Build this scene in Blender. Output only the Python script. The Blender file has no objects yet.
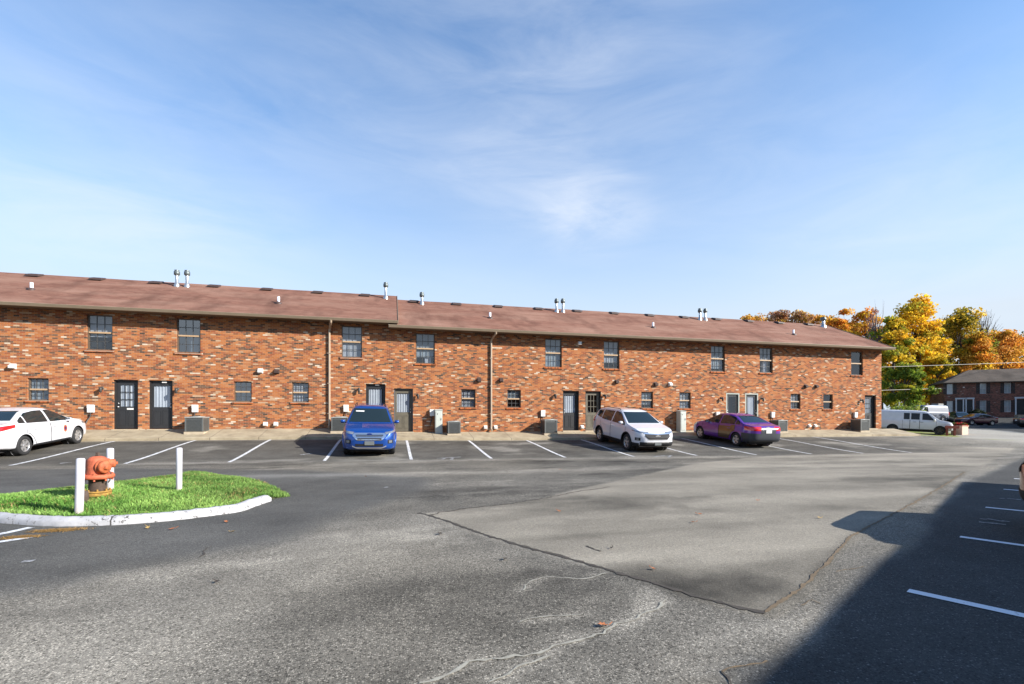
import bpy, bmesh, math, random
import numpy as np
from mathutils import Vector, Matrix
from mathutils.bvhtree import BVHTree

random.seed(7); rng = np.random.default_rng(7)
SC = bpy.context.scene
COL = SC.collection
R = math.radians

# ------------------------------------------------------------------ camera model
F_PX, V0, CAM_H, YAW = 475.0, 417.0, 1.45, R(14.1)
CY, SY = math.cos(YAW), math.sin(YAW)
def ray(u, v=V0):
    t = (u - 512) / F_PX
    return (CY*t + SY, -SY*t + CY, (V0 - v) / F_PX)
def at(u, depth):                       # ground position on the sight line u at a depth
    d = ray(u); return d[0]*depth, d[1]*depth

cam_d = bpy.data.cameras.new("camera"); cam = bpy.data.objects.new("camera", cam_d); COL.objects.link(cam)
cam.location = (0, 0, CAM_H); cam.rotation_euler = (R(90), 0, -YAW)
cam_d.sensor_width = 36; cam_d.lens = F_PX/1024*36; cam_d.shift_y = (V0 - 342)/1024
cam_d.clip_start = .05; cam_d.clip_end = 5000
SC.camera = cam

# ------------------------------------------------------------------ mesh helpers
class MB:
    def __init__(s): s.v = []; s.f = []; s.m = []; s.sm = []
    def add(s, vs, fs, mi=0, smooth=False):
        o = len(s.v); s.v += [tuple(p) for p in vs]
        for f in fs: s.f.append(tuple(i+o for i in f)); s.m.append(mi); s.sm.append(smooth)
        return s
    def box(s, x0, x1, y0, y1, z0, z1, mi=0):
        vs = [(x, y, z) for z in (z0, z1) for y in (y0, y1) for x in (x0, x1)]
        return s.add(vs, [(0,2,3,1), (4,5,7,6), (0,1,5,4), (2,6,7,3), (0,4,6,2), (1,3,7,5)], mi)
    def tube(s, pts, rad, n=10, mi=0, cap=True, smooth=True):
        pts = [Vector(p) for p in pts]
        if not hasattr(rad, '__len__'): rad = [rad]*len(pts)
        vs = []; fs = []; up = None
        for i, p in enumerate(pts):
            d = (pts[min(i+1, len(pts)-1)] - pts[max(i-1, 0)])
            d = d.normalized() if d.length > 1e-9 else Vector((0, 0, 1))
            if up is None:
                a = Vector((0, 0, 1)) if abs(d.z) < .9 else Vector((1, 0, 0)); up = d.cross(a).normalized()
            else: up = (up - d*up.dot(d)).normalized()
            b = d.cross(up)
            for k in range(n):
                t = 2*math.pi*k/n; vs.append(p + (up*math.cos(t) + b*math.sin(t))*rad[i])
        for i in range(len(pts)-1):
            for k in range(n): fs.append((i*n+k, i*n+(k+1) % n, (i+1)*n+(k+1) % n, (i+1)*n+k))
        s.add(vs, fs, mi, smooth)
        if cap:
            s.add([vs[k] for k in range(n)], [tuple(range(n))[::-1]], mi)
            s.add([vs[(len(pts)-1)*n+k] for k in range(n)], [tuple(range(n))], mi)
        return s
    def lathe(s, prof, n=20, o=(0, 0, 0), axis='z', mi=0, smooth=True):
        vs = []; fs = []
        for r, h in prof:
            for k in range(n):
                t = 2*math.pi*k/n; a, b = r*math.cos(t), r*math.sin(t)
                p = {'z': (a, b, h), 'y': (a, h, b), 'x': (h, a, b)}[axis]
                vs.append((p[0]+o[0], p[1]+o[1], p[2]+o[2]))
        for i in range(len(prof)-1):
            for k in range(n): fs.append((i*n+k, i*n+(k+1) % n, (i+1)*n+(k+1) % n, (i+1)*n+k))
        return s.add(vs, fs, mi, smooth)
    def prism(s, poly, y0, y1, mi=0):              # polygon in x,z pushed along y
        n = len(poly); vs = [(x, y0, z) for x, z in poly] + [(x, y1, z) for x, z in poly]
        fs = [tuple(range(n)), tuple(range(n, 2*n))[::-1]] + [(i, i+n, (i+1) % n+n, (i+1) % n) for i in range(n)]
        return s.add(vs, fs, mi)
    def move(s, M, start=0):
        s.v = s.v[:start] + [tuple(M @ Vector(p)) for p in s.v[start:]]; return s
    def build(s, name, mats, parent=None, bevel=0):
        me = bpy.data.meshes.new(name); me.from_pydata(s.v, [], s.f)
        if not isinstance(mats, (list, tuple)): mats = [mats]
        for m in mats: me.materials.append(m)
        me.polygons.foreach_set('material_index', s.m); me.polygons.foreach_set('use_smooth', s.sm)
        bm = bmesh.new(); bm.from_mesh(me); bmesh.ops.recalc_face_normals(bm, faces=bm.faces); bm.to_mesh(me); bm.free()
        me.update()
        o = bpy.data.objects.new(name, me); COL.objects.link(o)
        if parent: o.parent = parent
        if bevel:
            b = o.modifiers.new('bevel', 'BEVEL'); b.width = bevel; b.segments = 2; b.limit_method = 'ANGLE'
        return o
def np_mesh(name, verts, faces, mats, attrs=None, smooth=False, parent=None, colors=None):
    me = bpy.data.meshes.new(name); k = faces.shape[1]
    me.vertices.add(len(verts)); me.vertices.foreach_set('co', verts.astype(np.float32).ravel())
    me.loops.add(faces.size); me.loops.foreach_set('vertex_index', faces.astype(np.int32).ravel())
    me.polygons.add(len(faces)); me.polygons.foreach_set('loop_start', np.arange(0, faces.size, k, dtype=np.int32))
    me.polygons.foreach_set('use_smooth', np.full(len(faces), smooth))
    me.update(calc_edges=True)
    for nm, a in (attrs or {}).items():
        at_ = me.attributes.new(nm, 'FLOAT', 'POINT'); at_.data.foreach_set('value', a.astype(np.float32).ravel())
    if colors is not None:
        ca = me.attributes.new('tint', 'FLOAT_COLOR', 'POINT')
        ca.data.foreach_set('color', np.concatenate([colors, np.ones((len(colors), 1))], 1).astype(np.float32).ravel())
    me.materials.append(mats); o = bpy.data.objects.new(name, me); COL.objects.link(o)
    if parent: o.parent = parent
    return o
def tag(o, label=None, cat=None, group=None, kind=None):
    if label: o['label'] = label
    if cat: o['category'] = cat
    if group: o['group'] = group
    if kind: o['kind'] = kind
    return o
def thing(name, label, cat, loc=(0, 0, 0), rz=0, group=None):
    o = bpy.data.objects.new(name, None); o.empty_display_size = .2; COL.objects.link(o)
    o.location = loc; o.rotation_euler = (0, 0, rz); return tag(o, label, cat, group)
def copy_tree(o, parent=None):
    c = o.copy(); COL.objects.link(c); c.parent = parent
    for ch in list(o.children): copy_tree(ch, c)
    return c

# ------------------------------------------------------------------ material helpers
def newmat(name):
    m = bpy.data.materials.new(name); m.use_nodes = True; nt = m.node_tree
    return m, nt, nt.nodes['Principled BSDF']
class NT:
    def __init__(s, nt): s.nt = nt
    def n(s, typ, ins=None, **kw):
        nd = s.nt.nodes.new(typ)
        for k, v in kw.items(): setattr(nd, k, v)
        for k, v in (ins or {}).items():
            if hasattr(v, 'is_output') or isinstance(v, bpy.types.NodeSocket): s.nt.links.new(v, nd.inputs[k])
            else: nd.inputs[k].default_value = v
        return nd
    def math(s, op, a, b=0.0, c=0.0, clamp=False):
        nd = s.n('ShaderNodeMath', {0: a, 1: b, 2: c}, operation=op); nd.use_clamp = clamp; return nd.outputs[0]
    def mix(s, fac, a, b, blend='MIX'):
        nd = s.n('ShaderNodeMix', data_type='RGBA', blend_type=blend)
        for i, v in ((0, fac), (6, a), (7, b)):
            if isinstance(v, bpy.types.NodeSocket): s.nt.links.new(v, nd.inputs[i])
            else: nd.inputs[i].default_value = v if i == 0 or len(v) == 4 else (*v, 1)
        return nd.outputs[2]
    def noise(s, vec, scale, detail=3, rough=.55, dist=0):
        return s.n('ShaderNodeTexNoise', {'Vector': vec, 'Scale': scale, 'Detail': detail, 'Roughness': rough, 'Distortion': dist}).outputs[0]
    def ramp(s, fac, stops, interp='LINEAR'):
        nd = s.n('ShaderNodeValToRGB', {0: fac}); cr = nd.color_ramp; cr.interpolation = interp
        while len(cr.elements) < len(stops): cr.elements.new(.5)
        for e, (p, c) in zip(cr.elements, stops): e.position = p; e.color = (*c, 1) if len(c) == 3 else c
        return nd.outputs[0]
    def link(s, a, b): s.nt.links.new(a, b)
    def mapping(s, vec, sc): return s.n('ShaderNodeMapping', {'Vector': vec, 'Scale': sc}).outputs[0]
    def bump(s, h, strength=.3, dist=.01, node=None):
        b = s.n('ShaderNodeBump', {'Height': h, 'Strength': strength, 'Distance': dist}).outputs[0]
        if node: s.link(b, node.inputs['Normal'])
        return b
def simple(name, col, rough=.6, metal=0, var=.12, scale=6, bump=0, coat=0, spec=.5):
    m, nt, p = newmat(name); k = NT(nt)
    tc = k.n('ShaderNodeTexCoord').outputs['Object']
    nz = k.noise(tc, scale, 5, .6)
    c = k.mix(nz, [max(0, x*(1-var*1.6)) for x in col], [min(1, x*(1+var*1.2)) for x in col])
    k.link(c, p.inputs['Base Color'])
    p.inputs['Roughness'].default_value = rough; p.inputs['Metallic'].default_value = metal
    p.inputs['Specular IOR Level'].default_value = spec
    if coat: p.inputs['Coat Weight'].default_value = coat; p.inputs['Coat Roughness'].default_value = .04
    if bump: k.bump(k.noise(tc, scale*12, 4), bump, .01, p)
    return m

def brick_mat(name, bw, bh, stops, mortar, clump=.5):
    m, nt, p = newmat(name); k = NT(nt)
    tc = k.n('ShaderNodeTexCoord').outputs['Object']
    s = k.n('ShaderNodeSeparateXYZ', {0: tc}).outputs
    u = k.math('ADD', s[0], s[1]); v = s[2]
    vr = k.math('DIVIDE', v, bh); row = k.math('FLOOR', vr); fy = k.math('FRACT', vr)
    sh = k.math('MULTIPLY', k.math('MODULO', row, 2.0), .5)
    un = k.math('ADD', k.math('DIVIDE', u, bw), sh); cl = k.math('FLOOR', un); fx = k.math('FRACT', un)
    cv = k.n('ShaderNodeCombineXYZ', {0: cl, 1: row}).outputs[0]
    wn = k.n('ShaderNodeTexWhiteNoise', {'Vector': cv}, noise_dimensions='2D').outputs[0]
    # runs of like-coloured bricks from the same pallet
    run = k.noise(k.n('ShaderNodeCombineXYZ', {0: k.math('MULTIPLY', cl, .40), 1: k.math('MULTIPLY', row, 1.37)}).outputs[0], 1.0, 2, .6)
    run = k.math('MULTIPLY', k.math('SUBTRACT', run, .5), clump*1.8)
    val = k.math('ADD', k.math('MULTIPLY', wn, .8), k.math('ADD', run, .1), clamp=True)
    col = k.ramp(val, stops, 'CONSTANT')
    w2 = k.n('ShaderNodeTexWhiteNoise', {'Vector': k.n('ShaderNodeCombineXYZ', {0: row, 1: cl}).outputs[0]}, noise_dimensions='2D').outputs[0]
    col = k.mix(k.math('MULTIPLY', w2, .35), col, k.mix(1, col, (.62, .55, .5), 'MULTIPLY'))
    grime = k.noise(k.mapping(tc, (.35, .35, .9)), 1.2, 4, .6)
    col = k.mix(k.math('MULTIPLY', grime, .35), col, k.mix(1, col, (.72, .66, .62), 'MULTIPLY'))
    mm = k.math('MAXIMUM', k.math('LESS_THAN', fy, .13), k.math('LESS_THAN', fx, .05))
    col = k.mix(mm, col, mortar)
    k.link(col, p.inputs['Base Color']); p.inputs['Roughness'].default_value = .92
    p.inputs['Specular IOR Level'].default_value = .2
    k.bump(k.math('ADD', k.math('MULTIPLY', mm, -1.0), k.math('MULTIPLY', k.noise(tc, 60, 3), .5)), .5, .008, p)
    return m

def shingle_mat(name, c1, c2, c3):
    m, nt, p = newmat(name); k = NT(nt)
    tc = k.n('ShaderNodeTexCoord').outputs['Object']
    s = k.n('ShaderNodeSeparateXYZ', {0: tc}).outputs
    vr = k.math('DIVIDE', s[2], .075); row = k.math('FLOOR', vr); fy = k.math('FRACT', vr)
    u = k.math('ADD', k.math('DIVIDE', k.math('ADD', s[0], s[1]), .32), k.math('MULTIPLY', row, .37)); cl = k.math('FLOOR', u)
    wn = k.n('ShaderNodeTexWhiteNoise', {'Vector': k.n('ShaderNodeCombineXYZ', {0: cl, 1: row}).outputs[0]}, noise_dimensions='2D').outputs[0]
    st = k.noise(k.mapping(tc, (.16, .5, .9)), 1.6, 5, .65)
    st2 = k.noise(k.mapping(tc, (.6, .25, .35)), 1.1, 4, .6)
    col = k.mix(wn, c1, c2)
    col = k.mix(k.math('MULTIPLY', k.math('SUBTRACT', st, .42, clamp=True), 3.6, clamp=True), col, c3)
    col = k.mix(k.math('MULTIPLY', k.math('SUBTRACT', st2, .50, clamp=True), 3.6, clamp=True), col, [x*.58 for x in c1])
    col = k.mix(k.math('MULTIPLY', k.math('LESS_THAN', fy, .2), .6), col, [x*.45 for x in c1])
    k.link(col, p.inputs['Base Color']); p.inputs['Roughness'].default_value = .95; p.inputs['Specular IOR Level'].default_value = .15
    k.bump(k.math('ADD', fy, k.math('MULTIPLY', k.noise(tc, 50, 3), .6)), .35, .012, p)
    return m

def tint_mat(name, rough=.7, trans=.0, attr='tint'):
    m, nt, p = newmat(name); k = NT(nt)
    a = k.n('ShaderNodeAttribute', attribute_name=attr).outputs['Color']
    k.link(a, p.inputs['Base Color']); p.inputs['Roughness'].default_value = rough
    p.inputs['Specular IOR Level'].default_value = .25
    if trans:
        t = k.n('ShaderNodeBsdfTranslucent', {'Color': a}).outputs[0]
        mx = k.n('ShaderNodeMixShader', {0: trans, 1: p.outputs[0], 2: t})
        k.link(mx.outputs[0], nt.nodes['Material Output'].inputs[0])
    return m

def pane_mat(name, tint=(.8, .85, .86), refl=.10):
    m, nt, p = newmat(name); k = NT(nt); nt.nodes.remove(p)
    tc = k.n('ShaderNodeTexCoord').outputs['Object']
    nb = k.bump(k.noise(tc, 1.6, 1), .03, .05)
    lw = k.n('ShaderNodeLayerWeight', {'Blend': .5, 'Normal': nb}).outputs['Facing']
    fac = k.math('ADD', k.math('MULTIPLY', k.math('POWER', lw, 4.0), .9), refl, clamp=True)
    t = k.n('ShaderNodeBsdfTransparent', {'Color': (*tint, 1)}).outputs[0]
    g = k.n('ShaderNodeBsdfGlossy', {'Color': (.95, .97, 1, 1), 'Roughness': .02, 'Normal': nb}).outputs[0]
    mx = k.n('ShaderNodeMixShader', {0: fac, 1: t, 2: g}).outputs[0]
    k.link(mx, nt.nodes['Material Output'].inputs[0]); return m

M = {}
M['brick'] = brick_mat('tumbled_brick', .20, .0665,
    [(0, (.065, .047, .036)), (.075, (.130, .076, .048)), (.205, (.23, .088, .042)), (.34, (.37, .133, .046)), (.50, (.42, .157, .054)),
     (.64, (.30, .095, .040)), (.74, (.42, .185, .080)), (.84, (.44, .29, .18)), (.915, (.56, .46, .35))], (.33, .22, .15))
M['brick_far'] = brick_mat('brown_brick', .215, .075,
    [(0, (.065, .042, .036)), (.2, (.15, .064, .05)), (.45, (.22, .085, .066)), (.75, (.27, .115, .083)), (.93, (.38, .27, .22))], (.24, .19, .16))
M['roof'] = shingle_mat('brown_red_shingle', (.160, .075, .052), (.222, .108, .076), (.275, .158, .115))
M['roof_far'] = shingle_mat('grey_brown_shingle', (.095, .077, .063), (.12, .097, .08), (.14, .115, .095))
M['concrete'] = simple('sidewalk_concrete', (.42, .345, .245), .9, 0, .22, 3, .3)
M['gutter'] = simple('tan_gutter', (.24, .185, .125), .5, 0, .15, 3)
M['soffit'] = simple('soffit_brown', (.16, .11, .07), .8)
M['spout'] = simple('tan_downspout', (.36, .27, .19), .5, 0, .15, 3)
M['frame'] = simple('bronze_window_frame', (.11, .075, .05), .5)
M['rail'] = simple('tan_meeting_rail', (.42, .28, .16), .5)  # the frame's bronze lightened to tan, as if sunlit
M['muntin'] = simple('dark_muntin', (.05, .048, .046), .5)
M['pane'] = pane_mat('window_glass')
M['pane_dark'] = pane_mat('tinted_glass', (.35, .4, .42), .2)
M['dark'] = simple('dark_room', (.012, .012, .014), .9)
M['blind'] = simple('pale_blind', (.34, .37, .42), .8, 0, .1)
M['curtain'] = simple('white_curtain', (.5, .49, .54), .8, 0, .15, 4)
M['blackpaint'] = simple('black_door_paint', (.022, .022, .023), .45)
M['blackframe'] = simple('dark_door_frame', (.018, .017, .017), .55)
M['tandoor'] = simple('weathered_olive_door', (.11, .095, .066), .6, 0, .25, 5)
M['greydoor'] = simple('grey_door', (.10, .10, .10), .5)
M['whiteframe'] = simple('pale_green_frame', (.30, .32, .28), .6)
M['white'] = simple('white_paint', (.78, .77, .80), .6, 0, .06, 8)
M['whitebox'] = simple('off_white_plastic', (.68, .66, .62), .5, 0, .1)
M['metal'] = simple('galvanised_metal', (.5, .5, .49), .35, .8, .15)
M['darkmetal'] = simple('dark_metal', (.06, .055, .05), .5, .3)
M['ac'] = simple('grey_louvre_metal', (.12, .125, .12), .5, .2, .2, 12)
M['ac_top'] = simple('grey_cabinet_metal', (.26, .265, .25), .5, .1, .15, 6)
M['cab'] = simple('pale_green_steel', (.46, .48, .43), .5, 0, .12, 4)
M['sill'] = brick_mat('brick_sill', .075, .3, [(0, (.2, .07, .03)), (.3, (.42, .13, .045)), (.7, (.36, .1, .035))], (.3, .22, .16), .2)
M['rubber'] = simple('black_rubber', (.018, .018, .019), .85, 0, .2, 20)
M['blacktrim'] = simple('black_plastic_trim', (.012, .012, .013), .65, 0, .12, 6, 0, 0, .3)
M['rim'] = simple('alloy_rim', (.55, .55, .56), .3, .75, .08)
M['steelrim'] = simple('dark_steel_rim', (.07, .065, .06), .5, .5)
M['chrome'] = simple('chrome', (.75, .75, .76), .15, .95, .03)
M['carglass'] = None
def car_glass():
    m, nt, p = newmat('car_glass'); p.inputs['Base Color'].default_value = (.012, .02, .022, 1)
    p.inputs['Roughness'].default_value = .04; p.inputs['Specular IOR Level'].default_value = .55
    return m
M['carglass'] = car_glass()
M['vanglass'] = simple('dark_tinted_van_glass', (.02, .022, .025), .12, 0, .1, 4, 0, 0, .25)
M['lamp_clear'] = simple('clear_lamp', (.32, .34, .37), .15, .6, .35, 26, 0, .8)
M['lamp_red'] = simple('red_lamp', (.55, .012, .015), .15, 0, .15, 20, 0, .8)
M['lamp_amber'] = simple('amber_lamp', (.7, .2, .03), .2, 0, .1, 20, 0, .5)
M['seam'] = simple('panel_gap', (.012, .012, .013), .8)
def paint(name, c, metal=0, rough=.3, dirt=.06): return simple(name, c, rough, metal, dirt, 2.5, 0, 1.0)
M['p_white'] = paint('white_car_paint', (.60, .60, .63)); M['p_blue'] = paint('blue_car_paint', (.002, .052, .27), .35)
M['p_purple'] = paint('purple_car_paint', (.095, .010, .25), .15); M['p_brown'] = paint('brown_door_paint', (.075, .045, .02), .3)
M['p_indigo'] = paint('indigo_car_paint', (.05, .012, .30), .15)
M['p_maroon'] = paint('maroon_car_paint', (.055, .004, .02), .2); M['p_bronze'] = paint('copper_car_paint', (.36, .15, .085), .3)
M['p_dark'] = paint('charcoal_car_paint', (.02, .022, .025), .3); M['p_bumper'] = simple('grey_primer_bumper', (.03, .033, .04), .45)
M['p_van'] = paint('dull_white_van_paint', (.56, .56, .59), 0, .45, .12)
M['p_silver'] = paint('silver_van_paint', (.15, .165, .20), .2, .45)
M['hyd_red'] = simple('faded_red_hydrant_paint', (.50, .115, .05), .65, 0, .55, 14, .5)
M['hyd_orange'] = simple('orange_hydrant_paint', (.47, .115, .04), .65, 0, .6, 16, .5)
M['hyd_iron'] = simple('bare_iron', (.09, .06, .045), .8, .2, .5, 14, .6)
M['hyd_rust'] = simple('yellow_rusty_flange', (.36, .2, .04), .8, 0, .6, 16, .6)
M['bark'] = simple('tree_bark', (.10, .08, .065), .95, 0, .35, 4, .6)
M['barkpale'] = simple('pale_grey_bark', (.26, .21, .2), .95, 0, .3, 4, .5)
M['leaf'] = tint_mat('autumn_leaves', .7, .45)
M['grassblade'] = tint_mat('grass_blades', .6, .3)
M['wood'] = simple('pole_wood', (.16, .11, .075), .9, 0, .3, 6)
M['cable'] = simple('pale_cable', (.42, .39, .33), .6)
M['shutter'] = simple('black_shutter', (.02, .024, .026), .6)
M['redbrown'] = simple('red_brown_timber', (.22, .05, .03), .8, 0, .3, 8)
M['peach'] = simple('peach_masonry', (.68, .44, .33), .9, 0, .2, 5, .3)
SKYROT, SKYX, SKYY, CLT, CLG, CLM = 20, 0.3, 0.0, .53, 2.6, .2
SKYTINT = (.75, 1.02, 1.24); CLOUDC = (4.2, 4.5, 5.0, 1); SKYS = .104; SUNE = 5.0; EXPO = 1.07
HZM = 1.9; HZC = (3.35, 3.85, 4.4, 1)
PUFFS = [(592, 212, .17, .58, 1.3), (520, 185, .24, .2, 1.8), (140, 140, .55, .24, 2.0), (180, 235, .35, .2, 2.5), (430, 60, .6, .2, 2.4), (650, 50, .5, .1, 2.6), (560, 130, .6, .16, 1.5), (870, 165, .6, .2, 3), (930, 270, .4, .25, 2), (60, 240, .35, .2, 2)]
NOSE = .44
# ------------------------------------------------------------------ noise + terrain
def _hash(ix, iy, seed):
    h = (ix.astype(np.int64)*374761393 + iy.astype(np.int64)*668265263 + seed*974711) & 0x7fffffff
    h = ((h ^ (h >> 13))*1274126177) & 0x7fffffff
    return ((h ^ (h >> 16)) & 0xffff)/65535.0
def vnoise(x, y, seed=0):
    ix = np.floor(x); iy = np.floor(y); fx = x-ix; fy = y-iy
    fx = fx*fx*(3-2*fx); fy = fy*fy*(3-2*fy)
    a = _hash(ix, iy, seed); b = _hash(ix+1, iy, seed); c = _hash(ix, iy+1, seed); d = _hash(ix+1, iy+1, seed)
    return (a*(1-fx)+b*fx)*(1-fy) + (c*(1-fx)+d*fx)*fy
def fbm(x, y, sc=1.0, oct=4, seed=0):
    v = 0; a = .5; t = 0
    for o in range(oct):
        v = v + a*vnoise(x*sc+17*o, y*sc-9*o, seed+o); t += a; a *= .55; sc *= 2.03
    return v/t
def sst(a, b, x):
    t = np.clip((x-a)/(b-a), 0, 1); return t*t*(3-2*t)

CTRL = np.array([(46.2,30.6,-.26),(44.2,33.4,.06),(41,39,.45),(67.4,47,1.0),(64,52,1.2),(70.8,44.1,.42),(74.8,41.0,.1),(78.3,52.0,1.7),
                 (86,46.3,1.45),(42.2,24.5,-.25),(65,40,.05),(52,33,-.05),(60,45,.7),(95,39,1.3),(80,36,-.1),(50,20,-.35),(100,25,-.3),(70,70,2),(110,60,2),(40,60,1.5),(45,48,1.0)])
def tz(x, y):
    x = np.asarray(x, float); y = np.asarray(y, float)
    zn = -.01 - .0075*np.clip(x, -10, 45)
    zn = zn*sst(3, 15, y)
    zc = np.interp(x, [-8, -3, .5, 3.4, 6.2, 23, 31], [.5, .49, .40, .36, .33, .33, .30])
    t = np.clip((y-16.6)/5.4, 0, 1); t = t*t*(3-2*t)*.35 + t*.65
    z1 = zn + (zc-zn)*t
    num = 0; den = 0
    for cx, cy, cz in CTRL:
        w = 1/((x-cx)**2+(y-cy)**2+6)**1.6; num = num + w*cz; den = den + w
    zf = num/den
    b = sst(31, 40, x)*sst(14, 24, y)
    z = z1*(1-b) + zf*b
    z = z + .8*sst(60, 140, y)*(1-b)
    return z
def tzs(x, y): return float(tz(np.array([x]), np.array([y]))[0])
def G(u, v):                            # where the sight line through a photo pixel meets the terrain
    d = ray(u, v); z = 0.0
    for _ in range(60):
        k = (z-CAM_H)/d[2]; zz = tzs(d[0]*k, d[1]*k); z = z*.6 + zz*.4
    return d[0]*k, d[1]*k
def GP(pts): return np.array([G(*p) for p in pts])

def seg_dist(px, py, poly, closed=False):
    d = np.full(px.shape, 1e9); n = len(poly)
    for i in range(n if closed else n-1):
        a = poly[i]; b = poly[(i+1) % n]; ab = b-a; L = (ab**2).sum()+1e-12
        t = np.clip(((px-a[0])*ab[0]+(py-a[1])*ab[1])/L, 0, 1)
        d = np.minimum(d, np.hypot(px-a[0]-t*ab[0], py-a[1]-t*ab[1]))
    return d
def inside(px, py, poly):
    c = np.zeros(px.shape, bool); n = len(poly); j = n-1
    for i in range(n):
        a, b = poly[i], poly[j]
        c ^= ((a[1] > py) != (b[1] > py)) & (px < (b[0]-a[0])*(py-a[1])/(b[1]-a[1]+1e-12)+a[0]); j = i
    return c
def sdf(px, py, poly): d = seg_dist(px, py, poly, True); return np.where(inside(px, py, poly), -d, d)

PATCH = GP([(425, 514), (520, 545), (620, 573), (700, 597), (765, 612), (800, 588), (850, 536), (905, 508), (965, 472), (1015, 448), (940, 446), (800, 452), (700, 463), (640, 476), (535, 500)])
BAND = GP([(-260, 640), (0, 596), (100, 574), (200, 556), (280, 541), (345, 517), (420, 492), (430, 478), (300, 470), (100, 468), (-200, 475)])
SEAM_R = GP([(690, 700), (735, 672), (800, 640), (832, 606), (870, 572), (905, 545), (965, 484)])
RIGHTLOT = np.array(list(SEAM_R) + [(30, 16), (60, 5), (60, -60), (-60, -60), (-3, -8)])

# ------------------------------------------------------------------ the ground sheet
gx = np.concatenate([[-900, -300, -120, -70, -45, -32, -26, -21, -18, -16], np.arange(-14.5, 16, .075), np.arange(16, 36, .2), np.arange(36, 100, .9), [105, 115, 130, 160, 220, 400, 900]])
gy = np.concatenate([[-900, -300, -100, -40, -15, -5, -1, 0.3], np.arange(1, 15, .075), np.arange(15, 24, .13), np.arange(24, 72, .9), [75, 80, 90, 110, 150, 250, 500, 900]])
X, Y = np.meshgrid(gx, gy); xf = X.ravel(); yf = Y.ravel(); zf = tz(xf, yf)
nf = fbm(xf, yf, 1.3, 5, 3); ns = fbm(xf*.22+yf*.03, yf*1.5, 1.0, 5, 11); nb = fbm(xf, yf, .28, 4, 21); nh = fbm(xf, yf, 5, 3, 5)
wx = xf + (fbm(xf, yf, .9, 4, 31)-.5)*.55; wy = yf + (fbm(xf, yf, .9, 4, 41)-.5)*.55
n7 = fbm(xf, yf, 3.1, 4, 61)
tone = .168 + (nb-.5)*.11 + (nf-.5)*.07 + (ns-.5)*.12 + (n7-.5)*.07
rough = np.full(xf.shape, 1.05) + (nf-.5)*.6
warm = .85 + (nb-.5)*.4
LANE = GP([(-60, 625), (60, 585), (200, 562), (330, 535), (430, 512), (470, 520), (420, 560), (300, 605), (190, 684), (120, 730), (-60, 730)])
DARKC = GP([(235, 650), (330, 612), (430, 575), (520, 566), (600, 570), (655, 590), (640, 606), (540, 640), (430, 684), (380, 730), (190, 730)])
la_ = 1-sst(-.6, .5, sdf(wx*1.4-xf*.4, wy*1.4-yf*.4, LANE)); dk_ = 1-sst(-.9, .9, sdf(wx*1.4-xf*.4, wy*1.4-yf*.4, DARKC))
tone = tone*(1-.25*(1-la_)) + .022*la_; tone = tone*(1-.24*dk_*(.3+1.3*nf)); rough = rough*(1+.25*dk_)
ais = sst(10.2, 11.6, wy)*(1-sst(15.6, 16.4, wy))*(1-sst(8, 17, wx)); tone = tone*(1-.20*ais*(.4+1.2*ns))
# tyre-polished dark drifts across the aisle
tone -= .04*sst(.50, .72, fbm(xf*.45-yf*.5+n7*.8, xf*.12+yf*1.1+nf*.8, .8, 5, 55))
tone += .05*sst(.56, .74, fbm(xf*.25+n7, yf*1.7-xf*.3+nf, .9, 5, 57))
sp = sdf(wx*.35+xf*.65, wy*.35+yf*.65, PATCH); pin = 1-sst(-.05, .12, sp)
tp = .185 + (nf-.5)*.06 + (fbm(xf*.35, yf*1.4, .8, 6, 71)-.5)*.20 + (n7-.5)*.035
tp -= .06*sst(.50, .70, fbm(xf*.30+n7*.5, yf*.95+nf*.5, .8, 5, 77))
blot = GP([(600, 566), (660, 562), (740, 566), (790, 580), (760, 592), (690, 584)])
tp -= .085*(1-sst(-.22, .26, sdf(wx+n7*.4, wy+nf*.4, blot)))
tone = tone*(1-pin) + tp*pin; rough = rough*(1-pin) + .42*pin; warm = warm*(1-pin) + 1.0*pin
bin_ = 1-sst(-.35, .35, sdf(wx, wy, BAND))
tone = tone*(1-bin_) + (.074 + (nf-.5)*.05 + (ns-.5)*.04 + (n7-.5)*.02)*bin_; rough = rough*(1-bin_) + .6*bin_; warm *= (1-bin_*.45)
# the stalls along the building: dark seal coat with pale wash-outs
st = sst(15.7, 16.9, wy)*(1-sst(22.4, 23, yf))*(1-sst(24, 29, wx))
tst = .068 + (nf-.5)*.05 + (ns-.5)*.05 + (n7-.5)*.04 + .10*sst(.58, .8, fbm(xf*.5, yf*.8, .9, 4, 91))
tone = tone*(1-st) + tst*st; rough = rough*(1-st)+.55*st; warm *= (1-st*.15)
pale = np.exp(-((wy-16.0-.25*np.sin(xf*.35))/.42)**2)*sst(-4, 1, xf)*(1-sst(24, 30, xf))
tone += pale*.10*(nf*1.4)
pale2 = np.exp(-((wy-12.6+.03*xf)/.5)**2)*sst(-6, -2, xf)*(1-sst(16, 24, xf)); tone += pale2*.08*ns*1.5
# dirt in the gutter line
dirt = sst(21.5, 21.95, wy)*(1-sst(22.2, 22.5, yf))*(1-sst(30, 31, xf)); tone += dirt*(.05+.1*nh); warm += dirt*1.2
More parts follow.
